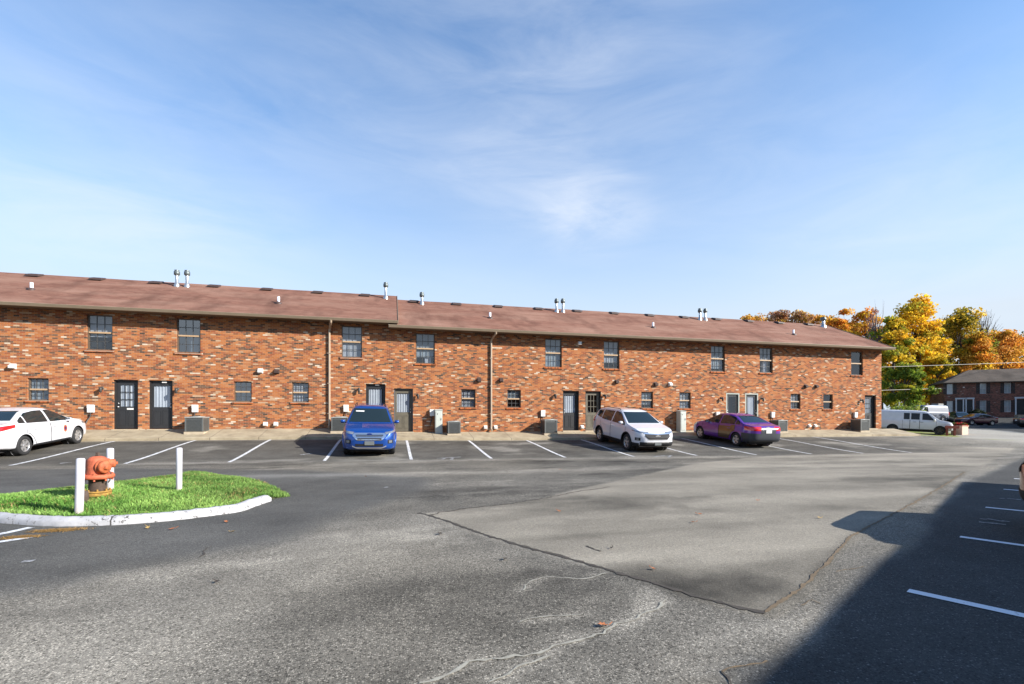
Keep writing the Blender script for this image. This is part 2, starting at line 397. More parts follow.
# right-hand lot: dark asphalt, tone lowered further to imitate the building's shade
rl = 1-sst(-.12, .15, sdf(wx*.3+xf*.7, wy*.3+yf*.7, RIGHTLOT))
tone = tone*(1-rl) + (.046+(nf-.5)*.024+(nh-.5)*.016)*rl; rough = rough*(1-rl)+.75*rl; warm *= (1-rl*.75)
se = np.exp(-(seg_dist(wx*.4+xf*.6, wy*.4+yf*.6, SEAM_R)/.08)**2)*sst(.35, .6, fbm(xf, yf, 1.1, 3, 66)); warm += se*.8*nh; tone += se*.05*(nf+.3)
seam2 = GP([(765, 613), (800, 589), (850, 537), (905, 508), (965, 472)])
s2 = np.exp(-(seg_dist(wx*.12+xf*.88, wy*.12+yf*.88, seam2)/.05)**2); warm += s2*.6; tone = tone*(1-s2*.25)
s3 = np.exp(-((seg_dist(wx*.3+xf*.7, wy*.3+yf*.7, seam2)-.3)/.3)**2)*pin; warm += s3*.5
# drive beyond the building: worn pale concrete-grey; far lot set to a darker tone
far = sst(30, 38, xf)*sst(12, 22, yf); tone = tone*(1-far) + (.28+(nb-.5)*.07+(ns-.5)*.07)*far; rough = rough*(1-far*.7); warm = warm*(1-far)+.8*far
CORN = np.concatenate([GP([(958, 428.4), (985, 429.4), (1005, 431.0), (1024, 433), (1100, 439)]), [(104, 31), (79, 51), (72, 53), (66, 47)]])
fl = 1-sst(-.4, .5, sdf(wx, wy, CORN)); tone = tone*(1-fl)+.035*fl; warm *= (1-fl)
verge = np.maximum(sst(33.4, 34.5, wy-.0*xf)*sst(31, 33, wx)*(1-sst(44, 48, wx)), sst(24.5, 25.5, yf)*sst(28, 31, xf)*(1-sst(39, 41, wx+(wy-31)*.7)))
verge = np.maximum(verge, sst(55, 60, yf))
GRV = GP([(884, 431.6), (915, 434.5), (940, 437.6), (953, 438.6), (961, 437.2), (957, 434), (945, 431), (915, 429), (884, 429)])
verge = np.maximum(verge, (1-sst(-.2, .15, sdf(wx, wy, GRV)))*sst(.30, .5, nh+.12))
grass_a = verge
for cp in ([(420, 684), (470, 664), (530, 654), (560, 645), (600, 632), (628, 622), (648, 612), (668, 600)], [(490, 684), (520, 668), (550, 655)], [(520, 590), (530, 582), (545, 577), (575, 578), (605, 573)], [(520, 622), (552, 617), (580, 614)], [(640, 607), (652, 590), (668, 600)]):
    tone += .075*np.exp(-(seg_dist(wx*.2+xf*.8, wy*.2+yf*.8, GP(cp))/.065)**2)*sst(.28, .6, nh)
tone += .06*(1-sst(-.1, .15, sdf(wx, wy, GP([(640, 592), (668, 600), (630, 620), (560, 640), (590, 622)]))))*nf
tone = np.clip(tone, .028, .36)
nx, ny = len(gx), len(gy)
idx = np.arange(nx*ny).reshape(ny, nx)
faces = np.stack([idx[:-1, :-1], idx[:-1, 1:], idx[1:, 1:], idx[1:, :-1]], -1).reshape(-1, 4)

m, nt, p = newmat('worn_asphalt'); k = NT(nt)
pos = k.n('ShaderNodeNewGeometry').outputs['Position']
A = lambda n: k.n('ShaderNodeAttribute', attribute_name=n).outputs['Fac']
to, ro, wa, gr = A('tone'), A('rough'), A('warm'), A('verge')
f1 = k.noise(pos, 26, 4, .7); f2 = k.noise(pos, 140, 2, .6)
vo = k.n('ShaderNodeTexVoronoi', {'Vector': pos, 'Scale': 78.0, 'Randomness': 1.0}); wnr = k.n('ShaderNodeSeparateColor', {0: vo.outputs['Color']}).outputs[0]
stone = k.math('MULTIPLY', k.math('GREATER_THAN', wnr, .72), k.math('LESS_THAN', vo.outputs['Distance'], .42))
stone2 = k.math('MULTIPLY', k.math('LESS_THAN', wnr, .22), k.math('LESS_THAN', vo.outputs['Distance'], .6))
v2 = k.n('ShaderNodeTexVoronoi', {'Vector': pos, 'Scale': 36.0, 'Randomness': 1.0}); w2 = k.n('ShaderNodeSeparateColor', {0: v2.outputs['Color']}).outputs[0]
big = k.math('MULTIPLY', k.math('GREATER_THAN', w2, .87), k.math('LESS_THAN', v2.outputs['Distance'], .34))
g = k.math('ADD', k.math('MULTIPLY', k.math('SUBTRACT', f1, .5), 1.15), k.math('MULTIPLY', k.math('SUBTRACT', f2, .5), 1.9))
g = k.math('ADD', g, k.math('MULTIPLY', stone, .80)); g = k.math('SUBTRACT', g, k.math('MULTIPLY', stone2, .42)); g = k.math('ADD', g, k.math('MULTIPLY', big, .45))
fac = k.math('ADD', 1.0, k.math('MULTIPLY', g, k.math('MULTIPLY', ro, 1.25))); fac = k.math('MAXIMUM', fac, .3)
v3 = k.n('ShaderNodeTexVoronoi', {'Vector': pos, 'Scale': 52.0, 'Randomness': 1.0}); w3 = k.n('ShaderNodeSeparateColor', {0: v3.outputs['Color']}).outputs[1]
spk = k.math('MULTIPLY', k.math('GREATER_THAN', w3, .86), k.math('LESS_THAN', v3.outputs['Distance'], .30))
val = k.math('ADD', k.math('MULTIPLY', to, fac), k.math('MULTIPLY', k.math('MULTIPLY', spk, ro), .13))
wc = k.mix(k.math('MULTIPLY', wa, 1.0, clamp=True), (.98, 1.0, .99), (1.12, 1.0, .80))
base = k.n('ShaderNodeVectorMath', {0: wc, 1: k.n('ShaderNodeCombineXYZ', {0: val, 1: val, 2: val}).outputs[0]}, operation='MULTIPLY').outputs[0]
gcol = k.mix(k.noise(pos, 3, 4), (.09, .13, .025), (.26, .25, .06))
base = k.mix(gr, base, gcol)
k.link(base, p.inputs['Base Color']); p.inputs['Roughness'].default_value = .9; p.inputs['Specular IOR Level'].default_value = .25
k.bump(k.math('ADD', k.math('MULTIPLY', g, .5), f1), .55, .006, p)
M['asphalt'] = m
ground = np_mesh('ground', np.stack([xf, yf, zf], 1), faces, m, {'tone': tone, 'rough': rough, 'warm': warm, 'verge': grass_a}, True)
tag(ground, kind='structure')

# ------------------------------------------------------------------ painted lines, cracks
def paint_mat(name, col, wear):
    m, nt, p = newmat(name); k = NT(nt)
    pos = k.n('ShaderNodeNewGeometry').outputs['Position']
    n1 = k.noise(pos, 9, 5, .7); n2 = k.noise(pos, 45, 3, .7)
    t = k.math('ADD', k.math('MULTIPLY', n1, .6), k.math('MULTIPLY', n2, .4))
    fac = k.math('MULTIPLY', k.math('SUBTRACT', t, wear), 9.0, clamp=True)
    k.link(k.mix(fac, (.14, .14, .14), col), p.inputs['Base Color']); p.inputs['Roughness'].default_value = .8
    return m
M['line'] = paint_mat('white_line_paint', (.62, .62, .62), .40)
M['linefresh'] = paint_mat('white_line_paint_fresh', (.66, .67, .70), .33)
M['faint'] = paint_mat('faded_line_paint', (.42, .42, .42), .49)
def ribbon(pts, w, mat, name, lift=.006, seg=.15, jit=0, wj=0, seed=1):
    pts = [np.array(p, float) for p in pts]; out = []
    for a, b in zip(pts[:-1], pts[1:]):
        n = max(1, int(np.hypot(*(b-a))/seg)); out += [a+(b-a)*i/n for i in range(n)]
    out.append(pts[-1]); out = np.array(out); rr = np.random.default_rng(seed)
    if jit:
        n = len(out); sm = np.convolve(rr.normal(0, 1, n+8), np.ones(4)/4, 'same')[4:n+4]
        d = np.gradient(out, axis=0); d /= np.hypot(d[:, 0], d[:, 1])[:, None]+1e-9
        out = out + np.stack([-d[:, 1], d[:, 0]], 1)*sm[:, None]*jit
    d = np.gradient(out, axis=0); d /= np.hypot(d[:, 0], d[:, 1])[:, None]+1e-9; nrm = np.stack([-d[:, 1], d[:, 0]], 1)
    ww = np.full(len(out), w/2)*(1+wj*rr.uniform(-1, 1, len(out)))
    l = out+nrm*ww[:, None]; r_ = out-nrm*ww[:, None]; P = np.concatenate([l, r_])
    V = np.stack([P[:, 0], P[:, 1], tz(P[:, 0], P[:, 1])+lift], 1); n = len(out)
    Fc = np.array([(i+n, i+1+n, i+1, i) for i in range(n-1)])
    return tag(np_mesh(name, V, Fc, mat), kind='structure')
for kk in range(-7, 9):
    xx = .61+2.8*kk
    ribbon([(xx, 21.9), (xx+.01, 16.62)], .105, M['line'], 'parking_line', seed=kk+20)
rowd = np.array([.8955, .445]); rown = np.array([.445, -.8955])
starts = [G(908, 591), G(960, 537), G(985.5, 507.5), G(1003.5, 489.5)]
starts = [np.array(s) for s in starts]; stp = (starts[2]-starts[0])/2; starts.insert(0, starts[0]-stp); starts.append(starts[-1]+stp*1.0)
for s in starts: ribbon([s, s+rown*5.4], .105, M['linefresh'], 'parking_line', seed=int(s[0]*10) % 97)
def marks(pairs, w, mat=None):
    for i, (a, b) in enumerate(pairs): ribbon([G(*a), G(*b)], w, mat or M['faint'], 'faded_paint_mark', seg=.08, jit=.015, wj=.4, seed=i)
marks([((980, 519), (987, 520)), ((987, 519), (1004, 522)), ((979, 522.3), (1006, 525)), ((1002, 521), (1010, 522)), ((1000, 498.5), (1005, 499)), ((1007, 498.8), (1021, 500))], .07)
marks([((437, 458.5), (461, 457)), ((442, 459.5), (446, 458)), ((451, 459.8), (453, 458.3)), ((653, 456.3), (672, 455.8)), ((668, 457.5), (671, 455.5)), ((654, 457), (660, 456)), ((60, 463.5), (72, 462.6)), ((300, 455), (312, 453.5))], .09)
marks([((2, 497.5), (50, 496.5)), ((22, 562), (34, 561)), ((388, 487), (384, 488))], .07)
ribbon([G(-30, 541), G(31.6, 527.6)], .11, M['line'], 'parking_line'); ribbon([G(-30, 547), G(32, 537.2)], .11, M['line'], 'parking_line')
M['crackd'] = simple('dark_crack_filler', (.055, .045, .035), .9, 0, .5, 9, .4)
M['crackp'] = simple('pale_crack_edge', (.33, .31, .255), .9, 0, .4, 14, .4)
M['crackb'] = simple('brown_silted_crack', (.15, .105, .06), .95, 0, .5, 9, .4)
CR = [([(418, 513), (432, 516), (455, 524), (490, 537), (520, 545.5), (570, 559), (620, 573.5), (665, 587), (700, 597.5), (740, 608), (765, 612.5)], .042, 'crackd', .015),
      ([(765, 612.5), (785, 599), (800, 589), (828, 562), (850, 537), (868, 527)], .026, 'crackb', .012),
      ([(868, 527), (905, 508), (940, 488), (965, 472)], .028, 'crackb', .02),
      ([(428, 515), (455, 510), (500, 505), (535, 500), (575, 492), (610, 487)], .03, 'crackd', .05),
      ([(420, 684), (470, 664), (530, 654), (560, 645), (600, 632), (628, 622), (648, 612), (668, 600)], .019, 'crackp', .04),
      ([(490, 684), (520, 668), (550, 655)], .014, 'crackp', .04),
      ([(520, 622), (552, 617), (580, 614)], .013, 'crackp', .025), ([(520, 590), (530, 582), (545, 577), (575, 578), (605, 573)], .014, 'crackp', .045),
      ([(728, 690), (726, 678), (722, 672)], .012, 'crackd', .02), ([(722, 672), (745, 666), (765, 660)], .011, 'crackb', .03),
      ([(835, 572), (850, 570), (862, 566)], .008, 'crackb', .03), ([(800, 606), (812, 600), (820, 604)], .007, 'crackb', .03),
      ([(200, 558), (206, 548), (212, 546)], .012, 'crackd', .03), ([(415, 444), (428, 448), (436, 449)], .05, 'crackd', .06), ([(588, 546), (594, 550), (601, 551.5)], .02, 'crackd', .02)]
for i, (pts, w, mt, j) in enumerate(CR): ribbon([G(*q) for q in pts], w, M[mt], 'asphalt_crack', .005, .045, j, .75, i)

# ------------------------------------------------------------------ pavement along the building
ZW = lambda x: np.interp(x, [-40, -.7, .05, 3, 24, 31.2], [.92, .92, .72, .71, .68, .71])
xs = np.arange(-36, 31.21, .4); mb = MB(); prof_n = 5; vs = []
for x in xs:
    zc = tzs(x, 22.0); zw = float(ZW(x)); zk = min(zc+.115, zw-.05)
    vs += [(x, 22.0, zc-.2), (x, 22.0, zk-.02), (x, 22.03, zk), (x, 22.2, zk+.012), (x, 23.60, zw)]
n = len(xs); fs = [(i*5+j, i*5+j+1, (i+1)*5+j+1, (i+1)*5+j) for i in range(n-1) for j in range(4)]
b = (n-1)*5; mb.add(vs, fs); mb.add([vs[b+j] for j in range(5)]+[(31.2, 23.6, .1)], [tuple(range(6))])
m, nt, p = newmat('pavement_concrete'); k = NT(nt)
pos = k.n('ShaderNodeNewGeometry').outputs['Position']; s = k.n('ShaderNodeSeparateXYZ', {0: pos}).outputs
c = k.mix(k.ramp(k.noise(pos, 1.6, 6, .7), [(.32, (0, 0, 0)), (.68, (1, 1, 1))]), (.20, .155, .095), (.42, .35, .235)); c = k.mix(k.math('MULTIPLY', k.noise(pos, 30, 3), .5), c, (.26, .215, .15))
j = k.math('LESS_THAN', k.math('FRACT', k.math('DIVIDE', s[0], 1.83)), .012); c = k.mix(j, c, (.12, .09, .06))
k.link(c, p.inputs['Base Color']); p.inputs['Roughness'].default_value = .92; k.bump(k.noise(pos, 60, 3), .3, .006, p)
tag(mb.build('pavement', m), kind='structure')

# ------------------------------------------------------------------ grass island
kerb_px = [(-120, 509), (-50, 517), (0, 523.2), (52, 526.8), (120, 525.2), (171, 521), (239, 512.5), (271, 501)]
kerb = GP(kerb_px)
def smooth_line(P, n=90):
    P = np.asarray(P); t = np.concatenate([[0], np.cumsum(np.hypot(*np.diff(P, axis=0).T))]); tt = np.linspace(0, t[-1], n)
    q = np.stack([np.interp(tt, t, P[:, 0]), np.interp(tt, t, P[:, 1])], 1)
    for _ in range(6): q[1:-1] = (q[:-2]+2*q[1:-1]+q[2:])/4
    return q
kl = smooth_line(kerb); d = np.gradient(kl, axis=0); d /= np.hypot(d[:, 0], d[:, 1])[:, None]; kn = np.stack([-d[:, 1], d[:, 0]], 1)   # towards the grass
m, nt, p = newmat('chipped_white_kerb'); k = NT(nt)
pos = k.n('ShaderNodeNewGeometry').outputs['Position']; nz = k.n('ShaderNodeNewGeometry').outputs['Normal']
n1 = k.noise(k.mapping(pos, (1, 1, 1)), 17, 6, .72, .3); n2 = k.noise(pos, 2.2, 3)
chip = k.math('GREATER_THAN', k.math('ADD', n1, k.math('MULTIPLY', n2, .25)), .725)
c = k.mix(k.noise(pos, 7, 6, .7), (.24, .235, .235), (.56, .55, .56)); c = k.mix(chip, c, (.10, .095, .09)); c = k.mix(k.math('LESS_THAN', k.math('FRACT', k.math('ADD', k.math('MULTIPLY', k.n('ShaderNodeSeparateXYZ', {0: pos}).outputs[0], .55), k.math('MULTIPLY', n1, .03))), .012), c, (.06, .055, .05))
k.link(c, p.inputs['Base Color']); p.inputs['Roughness'].default_value = .8; k.bump(k.math('ADD', n1, k.math('MULTIPLY', chip, -.6)), .5, .01, p)
mb = MB(); vs = []; rr = np.random.default_rng(4)
for i, q in enumerate(kl):
    z0 = tzs(*q); e = rr.normal(0, .006); hgt = .105+e*.6
    for off, h in ((-.0+e, -.05), (.0+e, hgt*.55), (.025+e, hgt-.03), (.05, hgt), (.125, hgt+.006), (.16, hgt-.02), (.16, -.05)):
        vs.append((q[0]+kn[i, 0]*off, q[1]+kn[i, 1]*off, z0+h))
n = len(kl); fs = [(i*7+j, i*7+j+1, (i+1)*7+j+1, (i+1)*7+j) for i in range(n-1) for j in range(6)]
mb.add(vs, fs, 0, True); mb.add(vs[-7:], [tuple(range(7))]); tag(mb.build('kerb', m), kind='structure')
back = GP([(290, 496.5), (277, 488), (262, 483.5), (240, 479), (215, 475.2), (185, 475), (165, 479), (130, 485), (100, 487), (60, 492), (30, 496), (0, 500), (-120, 500)])
isl = np.concatenate([kl + kn*.17, back]); 
ix0, ix1, iy0, iy1 = isl[:, 0].min(), isl[:, 0].max(), isl[:, 1].min(), isl[:, 1].max()
def mound(x, y):
    s = -sdf(x, y, isl); dk = seg_dist(x, y, kl + kn*.17)
    edge = np.clip(s/.55, 0, 1); edge = edge*(2-edge)
    h = .11*edge + .07*sst(0, 1.6, s)
    return tz(x, y) + np.maximum(h, np.where(dk < .5, .10*(1-dk/.5), 0)*(s > 0)) - .02, s
hx = np.arange(ix0, ix1, .07); hy = np.arange(iy0, iy1, .07); HX, HY = np.meshgrid(hx, hy); a_, b_ = HX.ravel(), HY.ravel()
hz, hs = mound(a_, b_); id2 = np.arange(len(a_)).reshape(len(hy), len(hx))
fq = np.stack([id2[:-1, :-1], id2[:-1, 1:], id2[1:, 1:], id2[1:, :-1]], -1).reshape(-1, 4); fq = fq[(hs[fq] > -.05).all(1)]
used = np.unique(fq); rem = np.full(len(a_), -1); rem[used] = np.arange(len(used))
soil = np_mesh('island_soil', np.stack([a_, b_, hz], 1)[used], rem[fq], simple('dark_soil', (.07, .075, .025), .95, 0, .5, 6), None, True); tag(soil, kind='structure')
NB = 70000
bx = rng.uniform(ix0, ix1, NB*3); by = rng.uniform(iy0, iy1, NB*3); bz, bs = mound(bx, by)
thin = vnoise(bx*2.2, by*2.2, 8); keep = (bs > .0) & (rng.uniform(0, 1, len(bx)) < .45+.9*thin)
bx, by, bz, bs = [q[keep][:NB] for q in (bx, by, bz, bs)]; nbd = len(bx)
dry = (np.exp(-(bs/.09)**2)*(seg_dist(bx, by, back[2:]) < .3)*.9 + .02 + .16*sst(.62, .8, vnoise(bx*1.6, by*1.6, 71))) > rng.uniform(0, 1, nbd)
hgt = rng.uniform(.03, .085, nbd)*(.6+.8*vnoise(bx*1.3, by*1.3, 3)); ang = rng.uniform(0, 2*np.pi, nbd); wid = rng.uniform(.0035, .007, nbd)
ln = rng.uniform(.2, 1.1, nbd)*hgt; la = rng.uniform(0, 2*np.pi, nbd)
ax, ay = np.cos(ang)*wid, np.sin(ang)*wid; lx, ly = np.cos(la)*ln, np.sin(la)*ln
P0 = np.stack([bx-ax, by-ay, bz], 1); P1 = np.stack([bx+ax, by+ay, bz], 1)
P2 = np.stack([bx+ax*.7+lx*.4, by+ay*.7+ly*.4, bz+hgt*.65], 1); P3 = np.stack([bx-ax*.7+lx*.4, by-ay*.7+ly*.4, bz+hgt*.65], 1); P4 = np.stack([bx+lx, by+ly, bz+hgt*.95], 1)
V = np.concatenate([P0, P1, P2, P3, P4]); i_ = np.arange(nbd)
T = np.concatenate([np.stack([i_, i_+nbd, i_+2*nbd], 1), np.stack([i_, i_+2*nbd, i_+3*nbd], 1), np.stack([i_+3*nbd, i_+2*nbd, i_+4*nbd], 1)])
cl = vnoise(bx*3, by*3, 14)[:, None]; r1 = rng.uniform(0, 1, (nbd, 1))
C = (1-cl)*np.array([[.075, .17, .025]]) + cl*np.array([[.26, .37, .095]]); C = C*np.array([1.62, 1.75, 1.7])*(.45+.75*r1)*(.55+.75*vnoise(bx*1.1+5, by*1.1, 33))[:, None]*.9
C[dry] = np.array([.42, .30, .12])*(.6+.6*r1[dry])
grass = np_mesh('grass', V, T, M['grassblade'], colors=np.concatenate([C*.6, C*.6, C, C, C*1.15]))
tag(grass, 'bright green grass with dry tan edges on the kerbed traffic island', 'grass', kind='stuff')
# dry clippings caught against the kerb
ND = 1500; cx, cy = G(58, 530.5); cx2, cy2 = G(20, 537.5)
qx = np.concatenate([rng.normal(cx, .13, ND//2), rng.normal(cx2, .10, ND//3)]); qy = np.concatenate([rng.normal(cy, .04, ND//2), rng.normal(cy2, .03, ND//3)])
nd = len(qx); la = rng.uniform(0, 2*np.pi, nd); L = rng.uniform(.02, .06, nd); zz = tz(qx, qy)+.004
dx, dy = np.cos(la)*L, np.sin(la)*L; wx_, wy_ = -np.sin(la)*.004, np.cos(la)*.004; rz = rng.uniform(0, .025, nd)
V = np.concatenate([np.stack([qx-dx-wx_, qy-dy-wy_, zz], 1), np.stack([qx-dx+wx_, qy-dy+wy_, zz], 1), np.stack([qx+dx, qy+dy, zz+rz], 1)]); i_ = np.arange(nd)
C = np.array([[.45, .27, .09]])*rng.uniform(.5, 1.3, (nd, 1))
o = np_mesh('dry_clippings', V, np.stack([i_, i_+nd, i_+2*nd], 1), M['grassblade'], colors=np.concatenate([C, C, C])); tag(o, 'dry tan grass clippings lying against the white kerb', 'dry grass', kind='stuff')

# ------------------------------------------------------------------ bollards and hydrant
def bollard(u, v, dep, zt_, label, lean=0, r=.050):
    d = ray(u, v); x, y = d[0]*dep, d[1]*dep; z = float(mound(np.array([x]), np.array([y]))[0][0])
    hgt = CAM_H + (V0-zt_)/F_PX*dep - z
    mb = MB(); mb.lathe([(r, -.25), (r, hgt*.3), (r*1.005, hgt*.6), (r, hgt-.012), (r-.012, hgt), (.0, hgt+.004)], 28)
    o = mb.build('bollard', M['bollard']); o.location = (x, y, z); o.rotation_euler = (0, lean, -YAW)
    return tag(o, label, 'bollard', 'white bollards on the island')
m, nt, p = newmat('white_bollard_paint'); k = NT(nt); pos = k.n('ShaderNodeTexCoord').outputs['Object']
n1 = k.noise(k.mapping(pos, (1, 1, .35)), 13, 6, .75); chip = k.math('GREATER_THAN', n1, .645)
zz_ = k.n('ShaderNodeSeparateXYZ', {0: pos}).outputs[2]; low = k.math('MULTIPLY', k.math('SUBTRACT', .2, zz_, clamp=True), 3.0, clamp=True)
c = k.mix(k.noise(pos, 5, 4), (.42, .41, .44), (.60, .59, .62)); c = k.mix(low, c, (.42, .30, .24)); c = k.mix(chip, c, (.22, .18, .15))
k.link(c, p.inputs['Base Color']); p.inputs['Roughness'].default_value = .6; k.bump(n1, .3, .006, p); M['bollard'] = m
bollard(78.8, 500, 6.70, 458.3, 'white bollard standing in front of the fire hydrant, nearest to the kerb', R(1.9))
bollard(110.2, 490, 8.05, 448.2, 'white bollard half hidden behind the fire hydrant')
bollard(179, 490, 8.15, 447.8, 'white bollard standing alone in the grass to the right of the hydrant', R(.3), .045)
dep = 7.55; d = ray(97.6, 490); hx_, hy_ = d[0]*dep, d[1]*dep; hz_ = float(mound(np.array([hx_]), np.array([hy_]))[0][0])
hyd = thing('fire_hydrant', 'faded red fire hydrant with rusty yellow base flange on the grass island', 'fire hydrant', (hx_, hy_, hz_), R(14)); hyd.scale = (.86, .86, 1)
pm = dep/F_PX; zb = lambda v: CAM_H+(V0-v)*pm-hz_
z0, z1, z2, z3, z4 = zb(495.5), zb(490.5), zb(478.5), zb(472.5), zb(454.8)
q = MB(); q.lathe([(0, z0-.15), (.11, z0-.15), (.115, z0), (.20, z0), (.205, z0+.015), (.205, z0+.04), (.20, z0+.048), (.14, z0+.05)], 28)
q.lathe([(.135, z0+.052), (.205, z0+.054), (.207, z0+.08), (.20, z1), (.13, z1)], 28)
for i in range(8):
    a = i*math.pi/4+.2; q.tube([(.175*math.cos(a), .175*math.sin(a), z0-.02), (.175*math.cos(a), .175*math.sin(a), z1+.03)], .016, 6)
q.build('base_flange', M['hyd_rust'], hyd)
q = MB(); q.lathe([(.128, z1-.01), (.132, z1+.05), (.128, z2-.04), (.135, z2+.005)], 28); q.build('barrel', M['hyd_iron'], hyd)
q = MB(); q.lathe([(.13, z2-.01), (.235, z2), (.25, z2+.02), (.25, z2+.055), (.235, z2+.07), (.15, z2+.075)], 28)
for i in range(8):
    a = i*math.pi/4; q.tube([(.215*math.cos(a), .215*math.sin(a), z2-.03), (.215*math.cos(a), .215*math.sin(a), z2+.095)], .018, 6)
q.build('bonnet_flange', M['hyd_red'], hyd)
hb = z4-z2
q = MB(); q.lathe([(.175, z2+.07), (.172, z2+.10), (.162, z2+hb*.45), (.158, z2+hb*.74), (.146, z2+hb*.83), (.105, z2+hb*.91), (.05, z2+hb*.95)], 28); bon = q.build('bonnet', M['hyd_red'], hyd)
q = MB(); q.lathe([(.045, z2+hb*.95), (.04, z2+hb*1.0), (.033, z2+hb*1.01), (.03, z2+hb*1.10), (0, z2+hb*1.105)], 5, smooth=False); q.build('operating_nut', M['hyd_iron'], bon)
def nozzle(ang, zc, r, out):
    q = MB(); q.lathe([(r*.85, .0), (r*.85, .13), (r*1.12, .135), (r*1.15, .155), (r*1.12, .175), (r*.95, .18), (r*.97, .2), (r, out), (r*.8, out+.02), (r*.35, out+.022), (r*.33, out+.055), (0, out+.057)], 22, axis='x')
    o = q.build('nozzle_cap', M['hyd_orange'], hyd); o.location = (0, 0, zc); o.rotation_euler = (0, 0, ang); return o
zc = z2+hb*.52
nozzle(R(-52), zc-.005, .102, .25); nozzle(R(18), zc+.035, .072, .235); nozzle(R(160), zc+.035, .062, .2)
q = MB(); q.tube([(.16, -.09, zc-.05), (.215, -.10, zc-.11), (.21, -.09, zc-.17), (.185, -.09, zc-.2)], .008, 6); q.tube([(.185, -.09, zc-.19), (.2, -.08, zc-.22), (.17, -.09, zc-.26)], .012, 6); q.build('cap_chain', M['darkmetal'], hyd)
q = MB(); q.lathe([(.05, 0), (.055, .1), (.045, .2), (0, .21)], 10); o = q.build('rusty_pipe_stub', M['hyd_iron']); 
d = ray(84.5, 500); dd = 7.2; o.location = (d[0]*dd, d[1]*dd, float(mound(np.array([d[0]*dd]), np.array([d[1]*dd]))[0][0])); tag(o, 'short rusty pipe stub in the grass between bollard and hydrant', 'pipe')
# ------------------------------------------------------------------ brick terrace
FY = 23.57; XL, XS, XR = -36.0, -.15, 30.14
row = thing('brick_apartment_building', 'long two storey orange brick apartment row with brown shingle roof', 'building', (0, FY, 0))
def P(mb, name, mat, parent=row, bevel=0):          # geometry is given in world space, the row's origin lies on its front wall
    for i, q in enumerate(mb.v): mb.v[i] = (q[0], q[1]-FY, q[2])
    return mb.build(name, mat, parent, bevel)
# unit rhythm: openings (x0, x1, z0, z1)
UWL = [(-35.2+.0, .0)]
upper = []; lower = []; doors = []
def U(xc, left): z = .20 if left else 0; upper.append((xc-.46, xc+.46, 4.06+z, 5.56+z-.01))
def L(xc, left): z = .20 if left else 0; lower.append((xc-.36, xc+.36, 1.93+z, 2.84+z))
def D(xc, left): z = .20 if left else 0; doors.append((xc-.45, xc+.45, .735+z-(.0 if not left else .005), 2.83+z))
for x in (-31.9, -28.7, -21.9, -18.6, -11.94, -8.65, -1.87): U(x, True)
for x in (1.55, 8.16, 11.47, 18.12, 21.42, 28.18): U(x, False)
for x in (-34.0, -26.5, -24.1, -16.5, -14.07, -6.51, -4.12): L(x, True)
for x in (3.67, 6.03, 13.60, 15.97, 23.52, 25.94): L(x, False)
for x in (-31.0, -29.7, -21.0, -19.7, -11.0, -9.71, -.79): D(x, True)
for x in (.51, 9.13, 10.40, 19.11, 20.40, 29.25): D(x, False)
allop = upper+lower+doors
def front_wall(x0, x1, z0, z1):
    ops = [o for o in allop if x0 < (o[0]+o[1])/2 < x1]
    xs = sorted({x0, x1} | {v for o in ops for v in o[:2]}); zs = sorted({z0, z1} | {v for o in ops for v in o[2:]})
    mb = MB()
    for a, b in zip(xs[:-1], xs[1:]):
        for c, d in zip(zs[:-1], zs[1:]):
            mx, mz = (a+b)/2, (c+d)/2
            if any(o[0] < mx < o[1] and o[2] < mz < o[3] for o in ops): continue
            mb.add([(a, FY, c), (b, FY, c), (b, FY, d), (a, FY, d)], [(0, 1, 2, 3)])
    for o in ops:
        for (p, q) in (((o[0], o[2]), (o[0], o[3])), ((o[1], o[2]), (o[1], o[3])), ((o[0], o[3]), (o[1], o[3])), ((o[0], o[2]), (o[1], o[2]))):
            mb.add([(p[0], FY, p[1]), (q[0], FY, q[1]), (q[0], FY+.17, q[1]), (p[0], FY+.17, p[1])], [(0, 1, 2, 3)])
    return mb
EL, ER, SL = 5.98, 5.78, .478           # top of the eave line, roof slope
def wall_block(x0, x1, eave, name, ends):
    mb = front_wall(x0, x1, .1, eave+.13)
    yb = FY+9.0; rz = eave+SL*(28.05-23.0)
    mb.add([(x0, yb, .1), (x1, yb, .1), (x1, yb, eave+.1), (x0, yb, eave+.1)], [(0, 1, 2, 3)])
    for x in ends: mb.add([(x, FY, .1), (x, yb, .1), (x, yb, eave+.25), (x, 28.05, rz-.02), (x, FY, eave+.25)], [(0, 1, 2, 3, 4)])
    return P(mb, 'wall', M['brick'])
wall_block(XL, XS, EL, 'wall', (XL, XS)); wall_block(XS, XR, ER, 'wall', (XR,))
